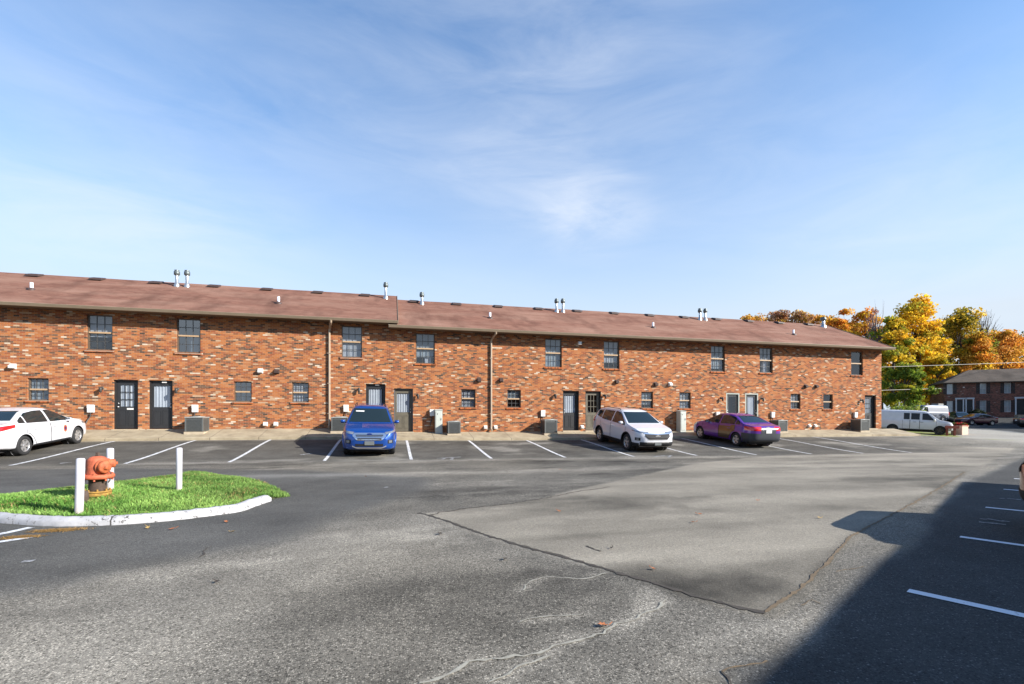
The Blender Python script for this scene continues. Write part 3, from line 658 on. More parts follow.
def roof_block(x0, x1, eave):
    ye, yr, yb = 23.0, 28.05, 33.1; zr = eave+SL*(yr-ye); t = .07
    mb = MB(); N = 40
    xsr = np.linspace(x0, x1, N+1); rr = np.random.default_rng(3); sag = np.convolve(rr.normal(0, .012, N+9), np.ones(4)/4, 'same')[4:N+5]
    vs = []
    for i, x in enumerate(xsr):
        s_ = sag[i] if 0 < i < N else 0
        vs += [(x, ye-.03, eave-.014-.05), (x, ye-.03, eave-.014), (x, (ye+yr)/2, (eave+zr)/2+s_), (x, yr, zr+s_*.6), (x, yb, eave-.014), (x, yb, eave-.06), (x, yr, zr-.1)]
    fs = [(i*7+j, i*7+(j+1) % 7, (i+1)*7+(j+1) % 7, (i+1)*7+j) for i in range(N) for j in range(7)]
    mb.add(vs, fs); mb.add(vs[:7], [tuple(range(7))]); mb.add(vs[-7:], [tuple(range(7))])
    rf = P(mb, 'roof', M['roof'])
    # soffit and rake trim
    q = MB(); q.box(x0+.02, x1-.02, 23.06, FY-.003, eave-.10, eave-.07); q.box(x0+.02, x1-.02, FY+9.003, 33.05, eave-.10, eave-.07); P(q, 'soffit', M['soffit'])
    for x in (x0, x1):
      for side_ in (0, 1):
        q = MB(); e = -.02 if x == x0 else .02
        a, b = sorted((x+e*.05, x+e))
        q.prism([(ye-.01, eave-.15), (yr, zr-.13), (yr, zr+.035), (ye-.01, eave+.03)] if side_ == 0 else [(yb+.01, eave-.15), (yr, zr-.13), (yr, zr+.035), (yb+.01, eave+.03)], a, b)
        q.v = [(y, x, z) for x, y, z in q.v]; P(q, 'rake_board', M['gutter'])
    # K-style gutter: trough section
    q = MB(); sec = [(23.0, eave-.13), (22.93, eave-.125), (22.90, eave-.06), (22.88, eave-.015), (22.885, eave-.005), (22.90, eave-.02), (22.93, eave-.09), (22.985, eave-.10), (23.0, eave-.02)]
    n = len(sec); q.add([(x0, y, z) for y, z in sec]+[(x1, y, z) for y, z in sec], [(i, (i+1) % n, n+(i+1) % n, n+i) for i in range(n)]+[tuple(range(n)), tuple(range(n, 2*n))])
    P(q, 'gutter', M['gutter'])
    return rf
rfl = roof_block(XL-.3, .24, EL); rfr = roof_block(-.17, XR+.30, ER)
rz_at = lambda y, left: (EL if left else ER) + SL*(y-23.0)
# gable wall of the higher block above the lower roof
q = MB(); q.prism([(23.2, ER+.1), (28.05, rz_at(28.05, False)), (28.05, rz_at(28.05, True)-.1), (23.2, EL-.0)], -.148, -.05); q.v = [(y, x, z) for x, y, z in q.v]; P(q, 'gable_step', M['gutter'])
# dentil course under the soffit
# box vents, flues and plumbing stubs
def box_vent(x):
    left = x < .1; y = 27.55; z = rz_at(y, left)
    q = MB(); y += .12; z += .06; q.box(x-.18, x+.18, y-.16, y+.15, z-.12, z+.06); q.add([(x-.27, y-.27, z-.07), (x+.27, y-.27, z-.07), (x+.27, y+.2, z+.11), (x-.27, y+.2, z+.11), (x-.24, y-.22, z+.03), (x+.24, y-.22, z+.03), (x+.24, y+.16, z+.15), (x-.24, y+.16, z+.15)], [(0, 1, 2, 3), (4, 5, 6, 7), (0, 1, 5, 4), (1, 2, 6, 5), (2, 3, 7, 6), (3, 0, 4, 7)])
    P(q, 'roof_vent', M['ventbrown'])
M['ventbrown'] = simple('brown_vent_metal', (.055, .032, .026), .6)
for x in [-34.3, -31.8, -29.3, -26.7, -24.2, -21.7, -19.2, -16.64, -14.09, -11.58, -8.97, -6.47, -3.94, -1.48, 1.19, 3.62, 6.10, 8.61, 11.12, 13.62, 16.14, 18.65, 21.14, 23.69, 26.20, 28.69]: box_vent(x)
def flue(u, vb, vt, r=.075, left=True, y=27.3):
    d = ray(u, vb); kk = y/d[1]; x = d[0]*kk; z = rz_at(y, left); h = (V0-vt)/F_PX*kk + CAM_H - z
    q = MB(); q.lathe([(r*1.9, -.25), (r*1.9, .03), (r*1.25, .16), (r, .18), (r, h-.22)], 14, (x, y, z)); o = P(q, 'flue_pipe', M['metal'])
    q = MB(); q.lathe([(r*1.1, h-.3), (r*1.9, h-.25), (r*1.9, h-.10), (r*1.2, h-.06), (r*1.7, h-.03), (0, h+.01)], 14, (x, y, z)); P(q, 'flue_cap', M['flue'], o).location = (0, 0, 0)
M['flue'] = simple('weathered_flue_cap', (.13, .15, .15), .5, .5)
for u, vb, vt, l in ((176.9, 285, 269.7, True), (187.1, 285.6, 270, True), (385.8, 298, 282.2, True), (421.9, 303.5, 292, False), (556.6, 310.5, 298.5, False), (562.9, 310.8, 298.5, False), (699.9, 320, 308.2, False), (705.3, 320.2, 308.4, False), (823.3, 325.4, 316.8, False)):
    flue(u, vb, vt, .10 if u > 800 else .07, l)
def stub(u, v, left):
    d = ray(u, v)
    # meet the roof plane
    e = EL if left else ER; kk = (e - SL*23.0 - CAM_H)/(d[2] - SL*d[1]); x, y, z = d[0]*kk, d[1]*kk, CAM_H+d[2]*kk
    q = MB(); q.lathe([(.06, -.1), (.06, .30), (.045, .30), (.045, .1), (0, .1)], 14, (x, y, z)); o = P(q, 'plumbing_vent', M['white'])
    q = MB(); q.lathe([(.17, -.10), (.18, -.02), (.09, .05), (.064, .07)], 14, (x, y, z)); P(q, 'flashing', M['ventbrown'], o)
for u, v, l in ((31.6, 289.5, True), (278.5, 303, True), (490, 318, False), (653, 327.5, False), (793.5, 334.5, False)): stub(u, v, l)

# ------------------------------------------------------------------ windows
def window(o, i, up):
    x0, x1, z0, z1 = o; y = FY+.085; zm = (z0+z1)/2 + (.0 if up else .0); xm = (x0+x1)/2; rr = random.Random(i*7+up)
    q = MB(); t = .045
    q.box(x0, x0+t, y-.02, y+.07, z0, z1); q.box(x1-t, x1, y-.02, y+.07, z0, z1); q.box(x0+t, x1-t, y-.02, y+.07, z1-t, z1); q.box(x0+t, x1-t, y-.02, y+.07, z0, z0+t)
    w = P(q, 'window', M['frame'])
    q = MB(); q.box(x0+t, x1-t, y-.035, y+.03, zm-.035, zm+.03); P(q, 'meeting_rail', M['rail'], w)
    q = MB(); cols = 3 if up else 3; rows = 2
    for (a, b, yy) in ((zm+.03, z1-t, y+.012), (z0+t, zm-.035, y+.028)):
        for c in range(1, cols):
            xx = x0+t+(x1-x0-2*t)*c/cols; q.box(xx-.011, xx+.011, yy-.012, yy+.012, a, b)
        for c in range(1, rows):
            zz = a+(b-a)*c/rows; q.box(x0+t, x1-t, yy-.010, yy+.010, zz-.011, zz+.011)
    style = {(1, 28.18): 'plain', (0, 25.94): 'plain', (0, -6.51): 'dark', (1, -8.65): 'dark'}.get((up, round(xm, 2)), '')
    if style != 'plain': P(q, 'muntins', M['muntin'], w)
    q = MB(); e = .004
    q.add([(x0+t, y+.02, zm), (x1-t, y+.02, zm), (x1-t, y+.02, z1-t), (x0+t, y+.02, z1-t)], [(0, 1, 2, 3)]); q.add([(x0+t, y+.034, z0+t), (x1-t, y+.034, z0+t), (x1-t, y+.034, zm), (x0+t, y+.034, zm)], [(0, 1, 2, 3)])
    P(q, 'pane', M['pane_dark'] if style == 'dark' else M['pane'], w)
    q = MB(); q.box(x0+.01, x1-.01, y+.30, y+.32, z0, z1); q.box(x0-.01, x0+.01, y+.072, y+.32, z0, z1); q.box(x1-.01, x1+.01, y+.072, y+.32, z0, z1); P(q, 'dark_interior', M['dark'], w)
    # blinds, each hung a little differently
    bl = {'plain': 0.0, 'dark': .06}.get(style, rr.choice([1, .97, .9, .8, .62, 1, .5]))
    if bl:
        zb_ = z1-t-(z1-z0-2*t)*bl; q = MB(); n = max(2, int((z1-t-zb_)/.034))
        for s in range(n):
            zz = zb_+(z1-t-zb_)*s/n; q.add([(x0+t, y+.085, zz), (x1-t, y+.085, zz), (x1-t, y+.105, zz+.030), (x0+t, y+.105, zz+.030)], [(0, 1, 2, 3)])
        P(q, 'blind', M['curtain'] if rr.random() < .35 else M['blind'], w)
    if rr.random() < .45 and style != 'plain':
        q = MB(); a = rr.uniform(.1, .5); b = a+rr.uniform(.25, .45); n = 14
        q.add([(x0+t+(x1-x0-2*t)*(a+(b-a)*s/n), y+.14+.02*math.sin(s*1.7), zz) for zz in (z0+t, zm-.05) for s in range(n+1)], [(s, s+1, n+2+s, n+1+s) for s in range(n)], 0, True); P(q, 'curtain', M['curtain'], w)
    if up is False or True:
        q = MB(); q.box(x0-.055, x1+.055, FY-.055, FY+.06, z0-.085, z0-.006); s = P(q, 'sill', M['sill'], w)
for i, o in enumerate(upper): window(o, i, 1)
for i, o in enumerate(lower): window(o, i, 0)
# ------------------------------------------------------------------ doors
DST = {-.79: ('half', 'blackpaint', 'blackframe'), .51: ('half', 'tandoor', 'greydoor'), 9.13: ('half', 'blackpaint', 'blackframe'), 10.40: ('lites', 'tandoor', 'blackframe'), 19.11: ('full', 'blackpaint', 'whiteframe'),
       20.40: ('full', 'blackpaint', 'whiteframe'), 29.25: ('lites', 'blackpaint', 'blackframe'), -11.0: ('lites', 'blackpaint', 'blackframe'), -9.71: ('half', 'blackpaint', 'blackframe')}
def door(o, i):
    x0, x1, z0, z1 = o; st, pm_, fm = DST.get(round((x0+x1)/2, 2), ('half' if i % 2 else 'lites', 'blackpaint', 'blackframe')); y = FY+(.03 if fm == 'whiteframe' else .11)
    q = MB(); t = .055 if fm != 'whiteframe' else .07
    q.box(x0, x0+t, y-.03, y+.10, z0, z1); q.box(x1-t, x1, y-.03, y+.10, z0, z1); q.box(x0+t, x1-t, y-.03, y+.10, z1-t, z1)
    df = P(q, 'door', M[fm]); a, b = x0+t+.006, x1-t-.006; h = z1-t-z0; yy = y+.035
    gz0, gz1 = {'half': (z0+h*.46, z1-t-.17), 'lites': (z0+h*.47, z1-t-.15), 'full': (z0+h*.12, z1-t-.12)}[st]; gm = .075 if st == 'half' else .13; gx0, gx1 = a+gm, b-gm
    q = MB(); q.box(a, gx0, yy, yy+.04, z0+.02, z1-t-.006); q.box(gx1, b, yy, yy+.04, z0+.02, z1-t-.006); q.box(gx0, gx1, yy, yy+.04, gz1, z1-t-.006); q.box(gx0, gx1, yy, yy+.04, z0+.02, gz0)
    if st != 'full':
        for (c, d) in (((gx0+gx1)/2-.30, (gx0+gx1)/2-.03), ((gx0+gx1)/2+.03, (gx0+gx1)/2+.30)):
            pz0, pz1 = z0+.17, gz0-.14
            q.box(c, d, yy-.012, yy-.0005, pz0, pz0+.025); q.box(c, d, yy-.012, yy-.0005, pz1-.025, pz1); q.box(c, c+.025, yy-.012, yy-.0005, pz0+.025, pz1-.025); q.box(d-.025, d, yy-.012, yy-.0005, pz0+.025, pz1-.025)
    lf = P(q, 'door_leaf', M[pm_], df)
    q = MB(); q.add([(gx0, yy+.018, gz0), (gx1, yy+.018, gz0), (gx1, yy+.018, gz1), (gx0, yy+.018, gz1)], [(0, 1, 2, 3)]); P(q, 'glass', M['pane'], df)
    if st == 'lites':
        q = MB()
        for c in (1, 2):
            xx = gx0+(gx1-gx0)*c/3; q.box(xx-.014, xx+.014, yy-.004, yy+.012, gz0, gz1); zz = gz0+(gz1-gz0)*c/3; q.box(gx0, gx1, yy-.003, yy+.010, zz-.014, zz+.014)
        P(q, 'muntins', M[pm_], df)
    q = MB(); q.box(gx0-.02, gx1+.02, yy+.3, yy+.31, gz0-.02, gz1+.02); P(q, 'dark_interior', M['dark'], df)
    cv = {'half': .95, 'lites': .9, 'full': 0}[st]
    if round((x0+x1)/2, 2) == 10.40: cv = 0
    if round((x0+x1)/2, 2) == 20.40: cv = .97
    if cv:
        q = MB(); n = 24; q.add([(gx0+(gx1-gx0)*s/n*cv, yy+.045+.012*math.sin(s*1.3), zz) for zz in (gz0+.01, gz1-.01) for s in range(n+1)], [(s, s+1, n+2+s, n+1+s) for s in range(n)], 0, True); P(q, 'curtain', M['curtain'], df)
    hx = a+.06 if i % 2 == 0 else b-.06
    q = MB(); q.lathe([(.03, -.005), (.012, -.012), (.012, -.04), (.028, -.045), (.028, -.065), (0, -.07)], 12, (hx, yy, z0+.95), 'y'); q.lathe([(.026, -.005), (.026, -.018), (0, -.02)], 12, (hx, yy, z0+1.1), 'y'); P(q, 'door_handle', M['metal'], df)
    q = MB(); q.box(x0-.03, x1+.03, FY-.10, FY+.20, z0-.09, z0-.002); P(q, 'doorstep', M['concrete'], df)
    if st == 'lites' and x0 < -10.9 and x0 > -12:
        q = MB(); q.box((a+b)/2-.02, (a+b)/2+.22, yy-.006, yy-.001, gz0-.13, gz0-.06); P(q, 'letter_plate', M['whitebox'], df)
for i, o in enumerate(doors): door(o, i)
# house number plates over two of the doors are too small to read: small pale plates
for x, z in ((-9.6, 2.93), (-.72, 2.96)):
    q = MB(); q.box(x-.09, x+.09, FY+.072, FY+.08, z, z+.055); P(q, 'number_plate', M['whitebox'])
# ------------------------------------------------------------------ fixings on the wall
def wall_lamp(x, z, mat='darkmetal'):
    q = MB(); q.lathe([(.06, 0), (.06, -.02), (.03, -.03)], 12, (x, FY, z), 'y'); q.tube([(x, FY-.02, z), (x, FY-.12, z+.03), (x, FY-.14, z+.0)], .018, 8)
    q.lathe([(.02, .02), (.055, .01), (.06, -.03), (.05, -.10), (.045, -.17), (.0, -.20)], 14, (x, FY-.14, z)); o = P(q, 'wall_lamp', M[mat])
for x, z in ((-11.84, 2.66), (-9.07, 2.66), (-1.54, 2.78), (1.19, 2.52), (8.23, 2.6), (11.05, 2.62), (18.32, 2.55), (21.08, 2.54), (28.50, 2.5), (-28.9, 2.66), (-31.8, 2.66), (-21.8, 2.66), (-18.9, 2.66)): wall_lamp(x, z)
def dryer_vent(x, z, mat='whitebox', s=1.0):
    q = MB(); q.box(x-.11*s, x+.11*s, FY-.012, FY-.001, z-.11*s, z+.11*s)
    q.add([(x-.09*s, FY-.013, z+.09*s), (x+.09*s, FY-.013, z+.09*s), (x+.09*s, FY-.15*s, z+.02*s), (x-.09*s, FY-.15*s, z+.02*s), (x-.09*s, FY-.013, z-.09*s), (x+.09*s, FY-.013, z-.09*s), (x+.09*s, FY-.14*s, z-.075*s), (x-.09*s, FY-.14*s, z-.075*s)],
          [(0, 1, 2, 3), (4, 5, 6, 7), (0, 3, 7, 4), (1, 2, 6, 5), (3, 2, 6, 7)]); P(q, 'dryer_vent', M[mat])
for x, z in ((-5.79, 3.53), (-14.9, 3.5), (15.02, 3.28)): dryer_vent(x, z)
for x, z in ((-5.11, 3.52), (4.21, 3.3), (5.35, 3.33), (14.12, 3.26), (11.76, 3.36), (24.25, 3.31), (25.03, 3.32), (-25.6, 3.5), (-24.9, 3.5)): dryer_vent(x, z, 'ventbrown')
for x, z in ((-5.58, 1.13), (-5.15, 1.13), (4.54, .93), (5.06, .93), (24.51, .92), (24.95, .92), (-15.4, 1.13), (9.76, .92), (-25.3, 1.13)): dryer_vent(x, z, 'whitebox', .85)
def disconnect(x, z):
    q = MB(); q.box(x-.11, x+.11, FY-.11, FY-.002, z-.16, z+.16); q.box(x-.115, x+.115, FY-.118, FY-.11, z+.02, z+.165); o = P(q, 'disconnect_box', M['whitebox'], row, .008)
    q = MB(); q.tube([(x, FY-.06, z-.15), (x-.02, FY-.07, z-.34), (x-.09, FY-.12, z-.5), (x-.10, FY-.2, z-.62)], .022, 8); P(q, 'conduit', M['darkmetal'], o)
for x, z in ((-12.22, 1.80), (-8.38, 1.82), (-2.12, 1.86), (1.87, 1.66), (7.56, 1.64), (18.05, 1.58), (21.82, 1.58), (28.0, 1.58), (-22.2, 1.8), (-18.4, 1.8)): disconnect(x, z)
def downspout(x, eave, zb):
    q = MB(); w = .045
    pts = [(x+.13, 22.94, eave-.12), (x+.13, 22.97, eave-.2), (x+.03, FY-.10, eave-.42), (x, FY-.06, eave-.5), (x, FY-.06, zb+.22), (x, FY-.09, zb+.12), (x, FY-.28, zb+.05)]
    q.tube(pts, .052, 8, smooth=False); o = P(q, 'downspout', M['spout'])
    q = MB()
    for z in (1.6, 3.0, 4.4): q.box(x-.075, x+.075, FY-.118, FY-.004, z, z+.03)
    P(q, 'strap', M['spout'], o)
downspout(-2.86, EL, .92); downspout(4.82, ER, .71); downspout(-23.6, EL, .92)
q = MB(); q.box(9.47, 9.65, FY-.22, FY-.10, 5.26, 5.42); q.box(9.49, 9.63, FY-.10, FY-.002, 5.3, 5.38); o = P(q, 'floodlight', M['whitebox'], row, .01)
q = MB(); q.box(9.49, 9.63, FY-.226, FY-.2205, 5.28, 5.40); P(q, 'lens', M['lamp_clear'], o)

# ------------------------------------------------------------------ AC condensers, cabinets standing on the pavement
def pave(x, y): 
    zc = tzs(x, 22.0); zw = float(ZW(x)); zk = min(zc+.115, zw-.05); return zk+.012+(zw-zk-.012)*(y-22.2)/1.4
def condenser(x, w, h, label, d=.70, y=23.02):
    z = pave(x, y); t = thing('air_conditioner', label, 'air conditioner', (x, y, z), 0, 'air conditioner units along the wall')
    q = MB(); q.box(-w/2-.03, w/2+.03, -d/2-.02, d/2+.03, -.08, .03); q.build('pad', M['concrete'], t)
    q = MB(); q.box(-w/2+.03, w/2-.03, -d/2+.03, d/2-.03, .05, h-.05)
    n = int((h-.16)/.035)
    for i in range(n):
        z_ = .09+i*.035
        q.box(-w/2+.012, w/2-.012, -d/2+.004, -d/2+.0295, z_, z_+.016); q.box(-w/2+.012, w/2-.012, d/2-.0295, d/2-.004, z_, z_+.016)
        q.box(-w/2+.004, -w/2+.0295, -d/2+.031, d/2-.031, z_, z_+.016); q.box(w/2-.0295, w/2-.004, -d/2+.031, d/2-.031, z_, z_+.016)
    q.build('louvre_casing', M['ac'], t)
    q = MB()
    for a in (-1, 1):
        for b in (-1, 1): q.box(a*(w/2-.025)-.027, a*(w/2-.025)+.027, b*(d/2-.025)-.027, b*(d/2-.025)+.027, .046, h-.045)
    q.build('corner_posts', M['ac'], t)
    q = MB(); q.box(-w/2-.01, w/2+.01, -d/2-.01, d/2+.01, h-.045, h); q.lathe([(d*.40, h), (d*.40, h+.02), (d*.36, h+.022), (d*.34, h-.002)], 24)
    for r_ in (.1, .17, .24): 
        if r_ < d*.36: q.lathe([(r_, h+.016), (r_+.008, h+.022), (r_+.016, h+.016)], 20)
    for i in range(6): a = i*math.pi/3; q.tube([(0, 0, h+.016), (d*.39*math.cos(a), d*.39*math.sin(a), h+.016)], .008, 5)
    q.build('top_grille', M['ac_top'], t)
    q = MB(); q.tube([(0, d/2-.05, .3), (0, d/2+.12, .32), (.02, .53, .36)], .02, 7); q.build('refrigerant_line', M['rubber'], t)
    return t
condenser(-8.12, .68, .66, 'grey air conditioner unit beside the black doors behind the bollards')
condenser(-2.32, .72, .66, 'grey air conditioner unit beside the blue suv, left of the tan downspout', .66)
condenser(2.86, .60, .62, 'dark grey air conditioner unit standing right of the pale green cabinet by a downspout', .62)
condenser(7.72, .66, .72, 'grey air conditioner unit left of the black door near the white suv')
condenser(21.75, .62, .68, 'grey air conditioner unit behind the rear of the purple sedan')
condenser(27.75, .66, .72, 'large grey air conditioner unit at the last door by the building corner', .66)
condenser(-18.2, .82, .68, 'grey air conditioner unit by the doors beyond the white sedan')
def cabinet(x, w, h, label, d=.34):
    y = FY-.06-d/2; z = pave(x, y); t = thing('utility_cabinet', label, 'utility cabinet', (x, y, z), 0, 'pale green utility cabinets')
    q = MB(); q.box(-w/2, w/2, -d/2, d/2, -.05, h); q.add([(-w/2-.015, -d/2-.02, h+.001), (w/2+.015, -d/2-.02, h+.001), (w/2+.015, d/2, h+.04), (-w/2-.015, d/2, h+.04), (-w/2-.015, -d/2-.02, h-.02), (w/2+.015, -d/2-.02, h-.02), (w/2+.015, d/2, h-.02), (-w/2-.015, d/2, h-.02)], [(0, 1, 2, 3), (4, 5, 6, 7), (0, 1, 5, 4), (1, 2, 6, 5), (2, 3, 7, 6), (3, 0, 4, 7)])
    q.build('housing', M['cab'], t)
    q = MB(); q.box(-w/2+.03, w/2-.03, -d/2-.012, -d/2-.001, .08, h-.08); dr = q.build('door', M['cab'], t, .004)
    q = MB(); q.box(w/2-.075, w/2-.055, -d/2-.03, -d/2-.0125, h*.55, h*.55+.1); q.box(-w/2+.08, -w/2+.12, -d/2-.018, -d/2-.0125, h*.8, h*.8+.05); q.build('handle', M['darkmetal'], dr)
cabinet(2.17, .34, 1.12, 'pale green utility cabinet between a meter box and a dark air conditioner'); cabinet(15.55, .34, 1.14, 'pale green utility cabinet between the white suv and the purple sedan', .4)
# ------------------------------------------------------------------ vehicles
def curve(pts, xs, sm=2):
    p = np.array(sorted(pts)); y = np.interp(xs, p[:, 0], p[:, 1])
    for _ in range(sm):
        y[1:-1] = (y[:-2]+2*y[1:-1]+y[2:])/4
    return y
class Car:
    """A lofted body: zt centre line, zs shoulder line, hw half width, zb underside, along x (nose at +x)."""
    def __init__(s, name, label, cat, pnt, L, zt, zs, hw, zb, wheels, ra, rw, tumble=.42, group='vehicles', crown=.035, N=110):
        s.root = thing(name, label, cat, group=None); s.L = L; s.paint = pnt; s.wheels = wheels; s.rw = rw
        xs = np.linspace(-L/2, L/2, N); s.xs = xs
        ZT, ZS, HW, ZB = curve(zt, xs), curve(zs, xs, 3), curve(hw, xs, 2), curve(zb, xs, 2)
        rings = []
        for x, a, b, w, c in zip(xs, ZT, ZS, HW, ZB):
            D = max(a-b, .012); ws = w*.955; k_ = min(1, D/.3); wr = ws - tumble*D*1.0 - .01; cr = crown*min(1, D/.2+.35)
            pts = [(0, c), (w*.8, c), (w*.945, c+.035), (w*.985, c+.12*(b-c)+.03), (w*1.0, c+.45*(b-c)), (w*1.0, c+.66*(b-c)), (w*.985, b-.05), (ws, b),
                   (ws-(ws-wr)*.5, b+.47*D), (wr, b+.86*D), (wr-.05-.06*k_, b+.975*D-cr*.35), (wr*.55, b+D-cr*.12), (0, b+D)]
            pts = np.array(pts)
            for _ in range(2):
                q = [pts[0]]
                for i in range(len(pts)-1): q += [pts[i]*.75+pts[i+1]*.25, pts[i]*.25+pts[i+1]*.75]
                q.append(pts[-1]); pts = np.array(q)
            rings.append(pts)
        m_ = len(rings[0]); full = []
        for x, r in zip(xs, rings):
            half = [(x, -y, z) for y, z in r]; other = [(x, y, z) for y, z in r[::-1][1:-1]]
            full.append(half+other)
        K = len(full[0]); V = np.array(full)                      # N x K x 3
        # rounded end caps
        def cap(ring, sgn):
            out = []
            c = ring.mean(0)
            for f_, o_ in ((.93, .022), (.72, .045), (.35, .055)):
                q = c+(ring-c)*np.array([1, f_, f_]); q[:, 0] = ring[:, 0]+sgn*o_; out.append(q)
            return out
        V = np.array(cap(V[0], -1)[::-1]+list(V)+cap(V[-1], 1)); n_ = len(V)
        inside_ = np.zeros((n_, K), bool)
        for xw in wheels:
            dx = V[:, :, 0]-xw; dz = V[:, :, 2]-rw; dd = np.hypot(dx, dz)
            side = np.abs(V[:, :, 1]) > .70*np.maximum(HW.max(), .1)
            ins = (dd < ra) & side & (V[:, :, 2] < rw+ra*1.01); inside_ |= ins
        faces = []
        for i in range(n_-1):
            for j in range(K):
                q = [(i, j), (i, (j+1) % K), (i+1, (j+1) % K), (i+1, j)]
                if all(inside_[a] for a in q): continue
                faces.append(q)
        usedm = np.zeros((n_, K), bool)
        for q in faces:
            for a in q: usedm[a] = True
        for i, j in np.argwhere(inside_ & usedm):
            xw = min(wheels, key=lambda w: abs(w-V[i, j, 0])); dx = V[i, j, 0]-xw; dz = V[i, j, 2]-rw; dd = math.hypot(dx, dz)+1e-6
            if dz > -.12: V[i, j, 0] = xw+dx/dd*ra; V[i, j, 2] = rw+dz/dd*ra
        mb = MB(); mb.add([tuple(p) for p in V.reshape(-1, 3)], [tuple(a*K+b for a, b in q) for q in faces], 0, True)
        mb.add([tuple(p) for p in V[0]], [tuple(range(K))]); mb.add([tuple(p) for p in V[-1]], [tuple(range(K))])
        s.body = mb.build('body', pnt, s.root)
        s.bvh = BVHTree.FromPolygons([Vector(p) for p in mb.v], mb.f)
        # underbody and wheel wells
        hwm = HW.max(); q = MB(); q.box(-L/2+.35, L/2-.35, -hwm*.70, hwm*.70, .17, .62)
        for xw in wheels:
            for sg in (-1, 1):
                q.lathe([(0, hwm*.55*sg), (ra-.008, hwm*.55*sg), (ra-.008, hwm*.93*sg)], 22, (xw, 0, rw), 'y')
        q.build('underbody', M['rubber'], s.root)
    def hit(s, phi, a, z):
        o = Vector((math.cos(phi), math.sin(phi), 0)); A_ = Vector((-math.sin(phi), math.cos(phi), 0))
        st = A_*a + o*6 + Vector((0, 0, z)); loc, nrm, i, d = s.bvh.ray_cast(st, -o, 12)
        if loc is None: return None, None
        if nrm.dot(o) < 0: nrm = -nrm
        return loc, nrm
    def patch(s, name, phi, a0, a1, bot, top, mat, off=.005, n=14, m=8, parent=None, mb=None, skew=None):
        """surface piece following the body between two outline curves seen from direction phi (degrees)"""
        ph = R(phi); f = lambda c, a: c if not hasattr(c, '__len__') else float(np.interp(a, [p[0] for p in c], [p[1] for p in c]))
        own = mb is None; mb = mb or MB(); vs = []; ok = []
        for i in range(n+1):
            a = a0+(a1-a0)*i/n; b_, t_ = f(bot, a), f(top, a)
            for j in range(m+1):
                z = b_+(t_-b_)*j/m; aa = a*(skew[0]+(skew[1]-skew[0])*j/m) if skew else a
                p, nr = s.hit(ph, aa, z)
                if p is None: vs.append((0, 0, 0)); ok.append(False)
                else: vs.append(tuple(p+nr*off)); ok.append(True)
        fs = []
        for i in range(n):
            for j in range(m):
                q = (i*(m+1)+j, (i+1)*(m+1)+j, (i+1)*(m+1)+j+1, i*(m+1)+j+1)
                if all(ok[a] for a in q):
                    P3 = [Vector(vs[a]) for a in q]
                    if max((P3[a]-P3[(a+1) % 4]).length for a in range(4)) < .6: fs.append(q)
        left = set(range(len(fs))); best = []; byv = {}                      # keep the one connected piece
        for i, q in enumerate(fs):
            for a in q: byv.setdefault(a, []).append(i)
        while left:
            st = [left.pop()]; comp = []
            while st:
                c = st.pop(); comp.append(c)
                for a in fs[c]:
                    for b2 in byv[a]:
                        if b2 in left: left.discard(b2); st.append(b2)
            if len(comp) > len(best): best = comp
        fs = [fs[i] for i in sorted(best)]
        mb.add(vs, fs, 0, True)
        if not own: return mb
        return mb.build(name, mat, parent or s.root)
    def line(s, phi, pts, w=.012, off=.004, mb=None, mi=0):
        ph = R(phi); P_ = []
        for (a, z), (b, c) in zip(pts[:-1], pts[1:]):
            n = max(1, int(math.hypot(b-a, c-z)/.06)); P_ += [(a+(b-a)*i/n, z+(c-z)*i/n) for i in range(n)]
        P_.append(pts[-1]); vs = []
        for i, (a, z) in enumerate(P_):
            a1, z1 = P_[min(i+1, len(P_)-1)]; a0, z0 = P_[max(0, i-1)]; l = math.hypot(a1-a0, z1-z0)+1e-9; nx_, nz_ = -(z1-z0)/l*w/2, (a1-a0)/l*w/2
            for sg in (1, -1):
                p, nr = s.hit(ph, a+sg*nx_, z+sg*nz_)
                vs.append(tuple(p+nr*off) if p is not None else (0, 0, 0))
        fs = [(2*i, 2*i+1, 2*i+3, 2*i+2) for i in range(len(P_)-1) if all(vs[k_] != (0, 0, 0) for k_ in (2*i, 2*i+1, 2*i+2, 2*i+3))]
        mb.add(vs, fs, mi, True)
    def door(s, phi, x0, x1, bot, top, pnt=None, handle=None, name='door', label=None):
        sg = -1 if phi > 0 else 1
        a0, a1 = sorted((sg*x0, sg*x1)); cv = lambda c: c if not hasattr(c, '__len__') else sorted([(sg*a, z) for a, z in c])
        b_, t_ = cv(bot), cv(top); f = lambda c, a: c if not hasattr(c, '__len__') else float(np.interp(a, [p[0] for p in c], [p[1] for p in c]))
        mb = MB(); s.patch('', phi, a0, a1, b_, t_, None, .003, 12, 8, mb=mb)
        out = [(a0, f(t_, a0)), (a0, f(b_, a0))] + [(a0+(a1-a0)*i/8, f(b_, a0+(a1-a0)*i/8)) for i in range(1, 9)] + [(a1, f(t_, a1))]
        o = mb.build(name, pnt or s.paint, s.root)
        mb = MB(); s.line(phi, out, .016, .006, mb, 0); mb.build('panel_gap', M['seam'], o)
        if label: o['label'] = label
        if handle:
            q = MB(); p, nr = s.hit(R(phi), sg*handle[0], handle[1]); p2, _ = s.hit(R(phi), sg*(handle[0]-.19), handle[1])
            d = (p2-p); q.tube([p+nr*.008, p+d*.15+nr*.03, p+d*.85+nr*.03, p2+nr*.008], .014, 7); q.build('door_handle', handle[2], o)
        return o
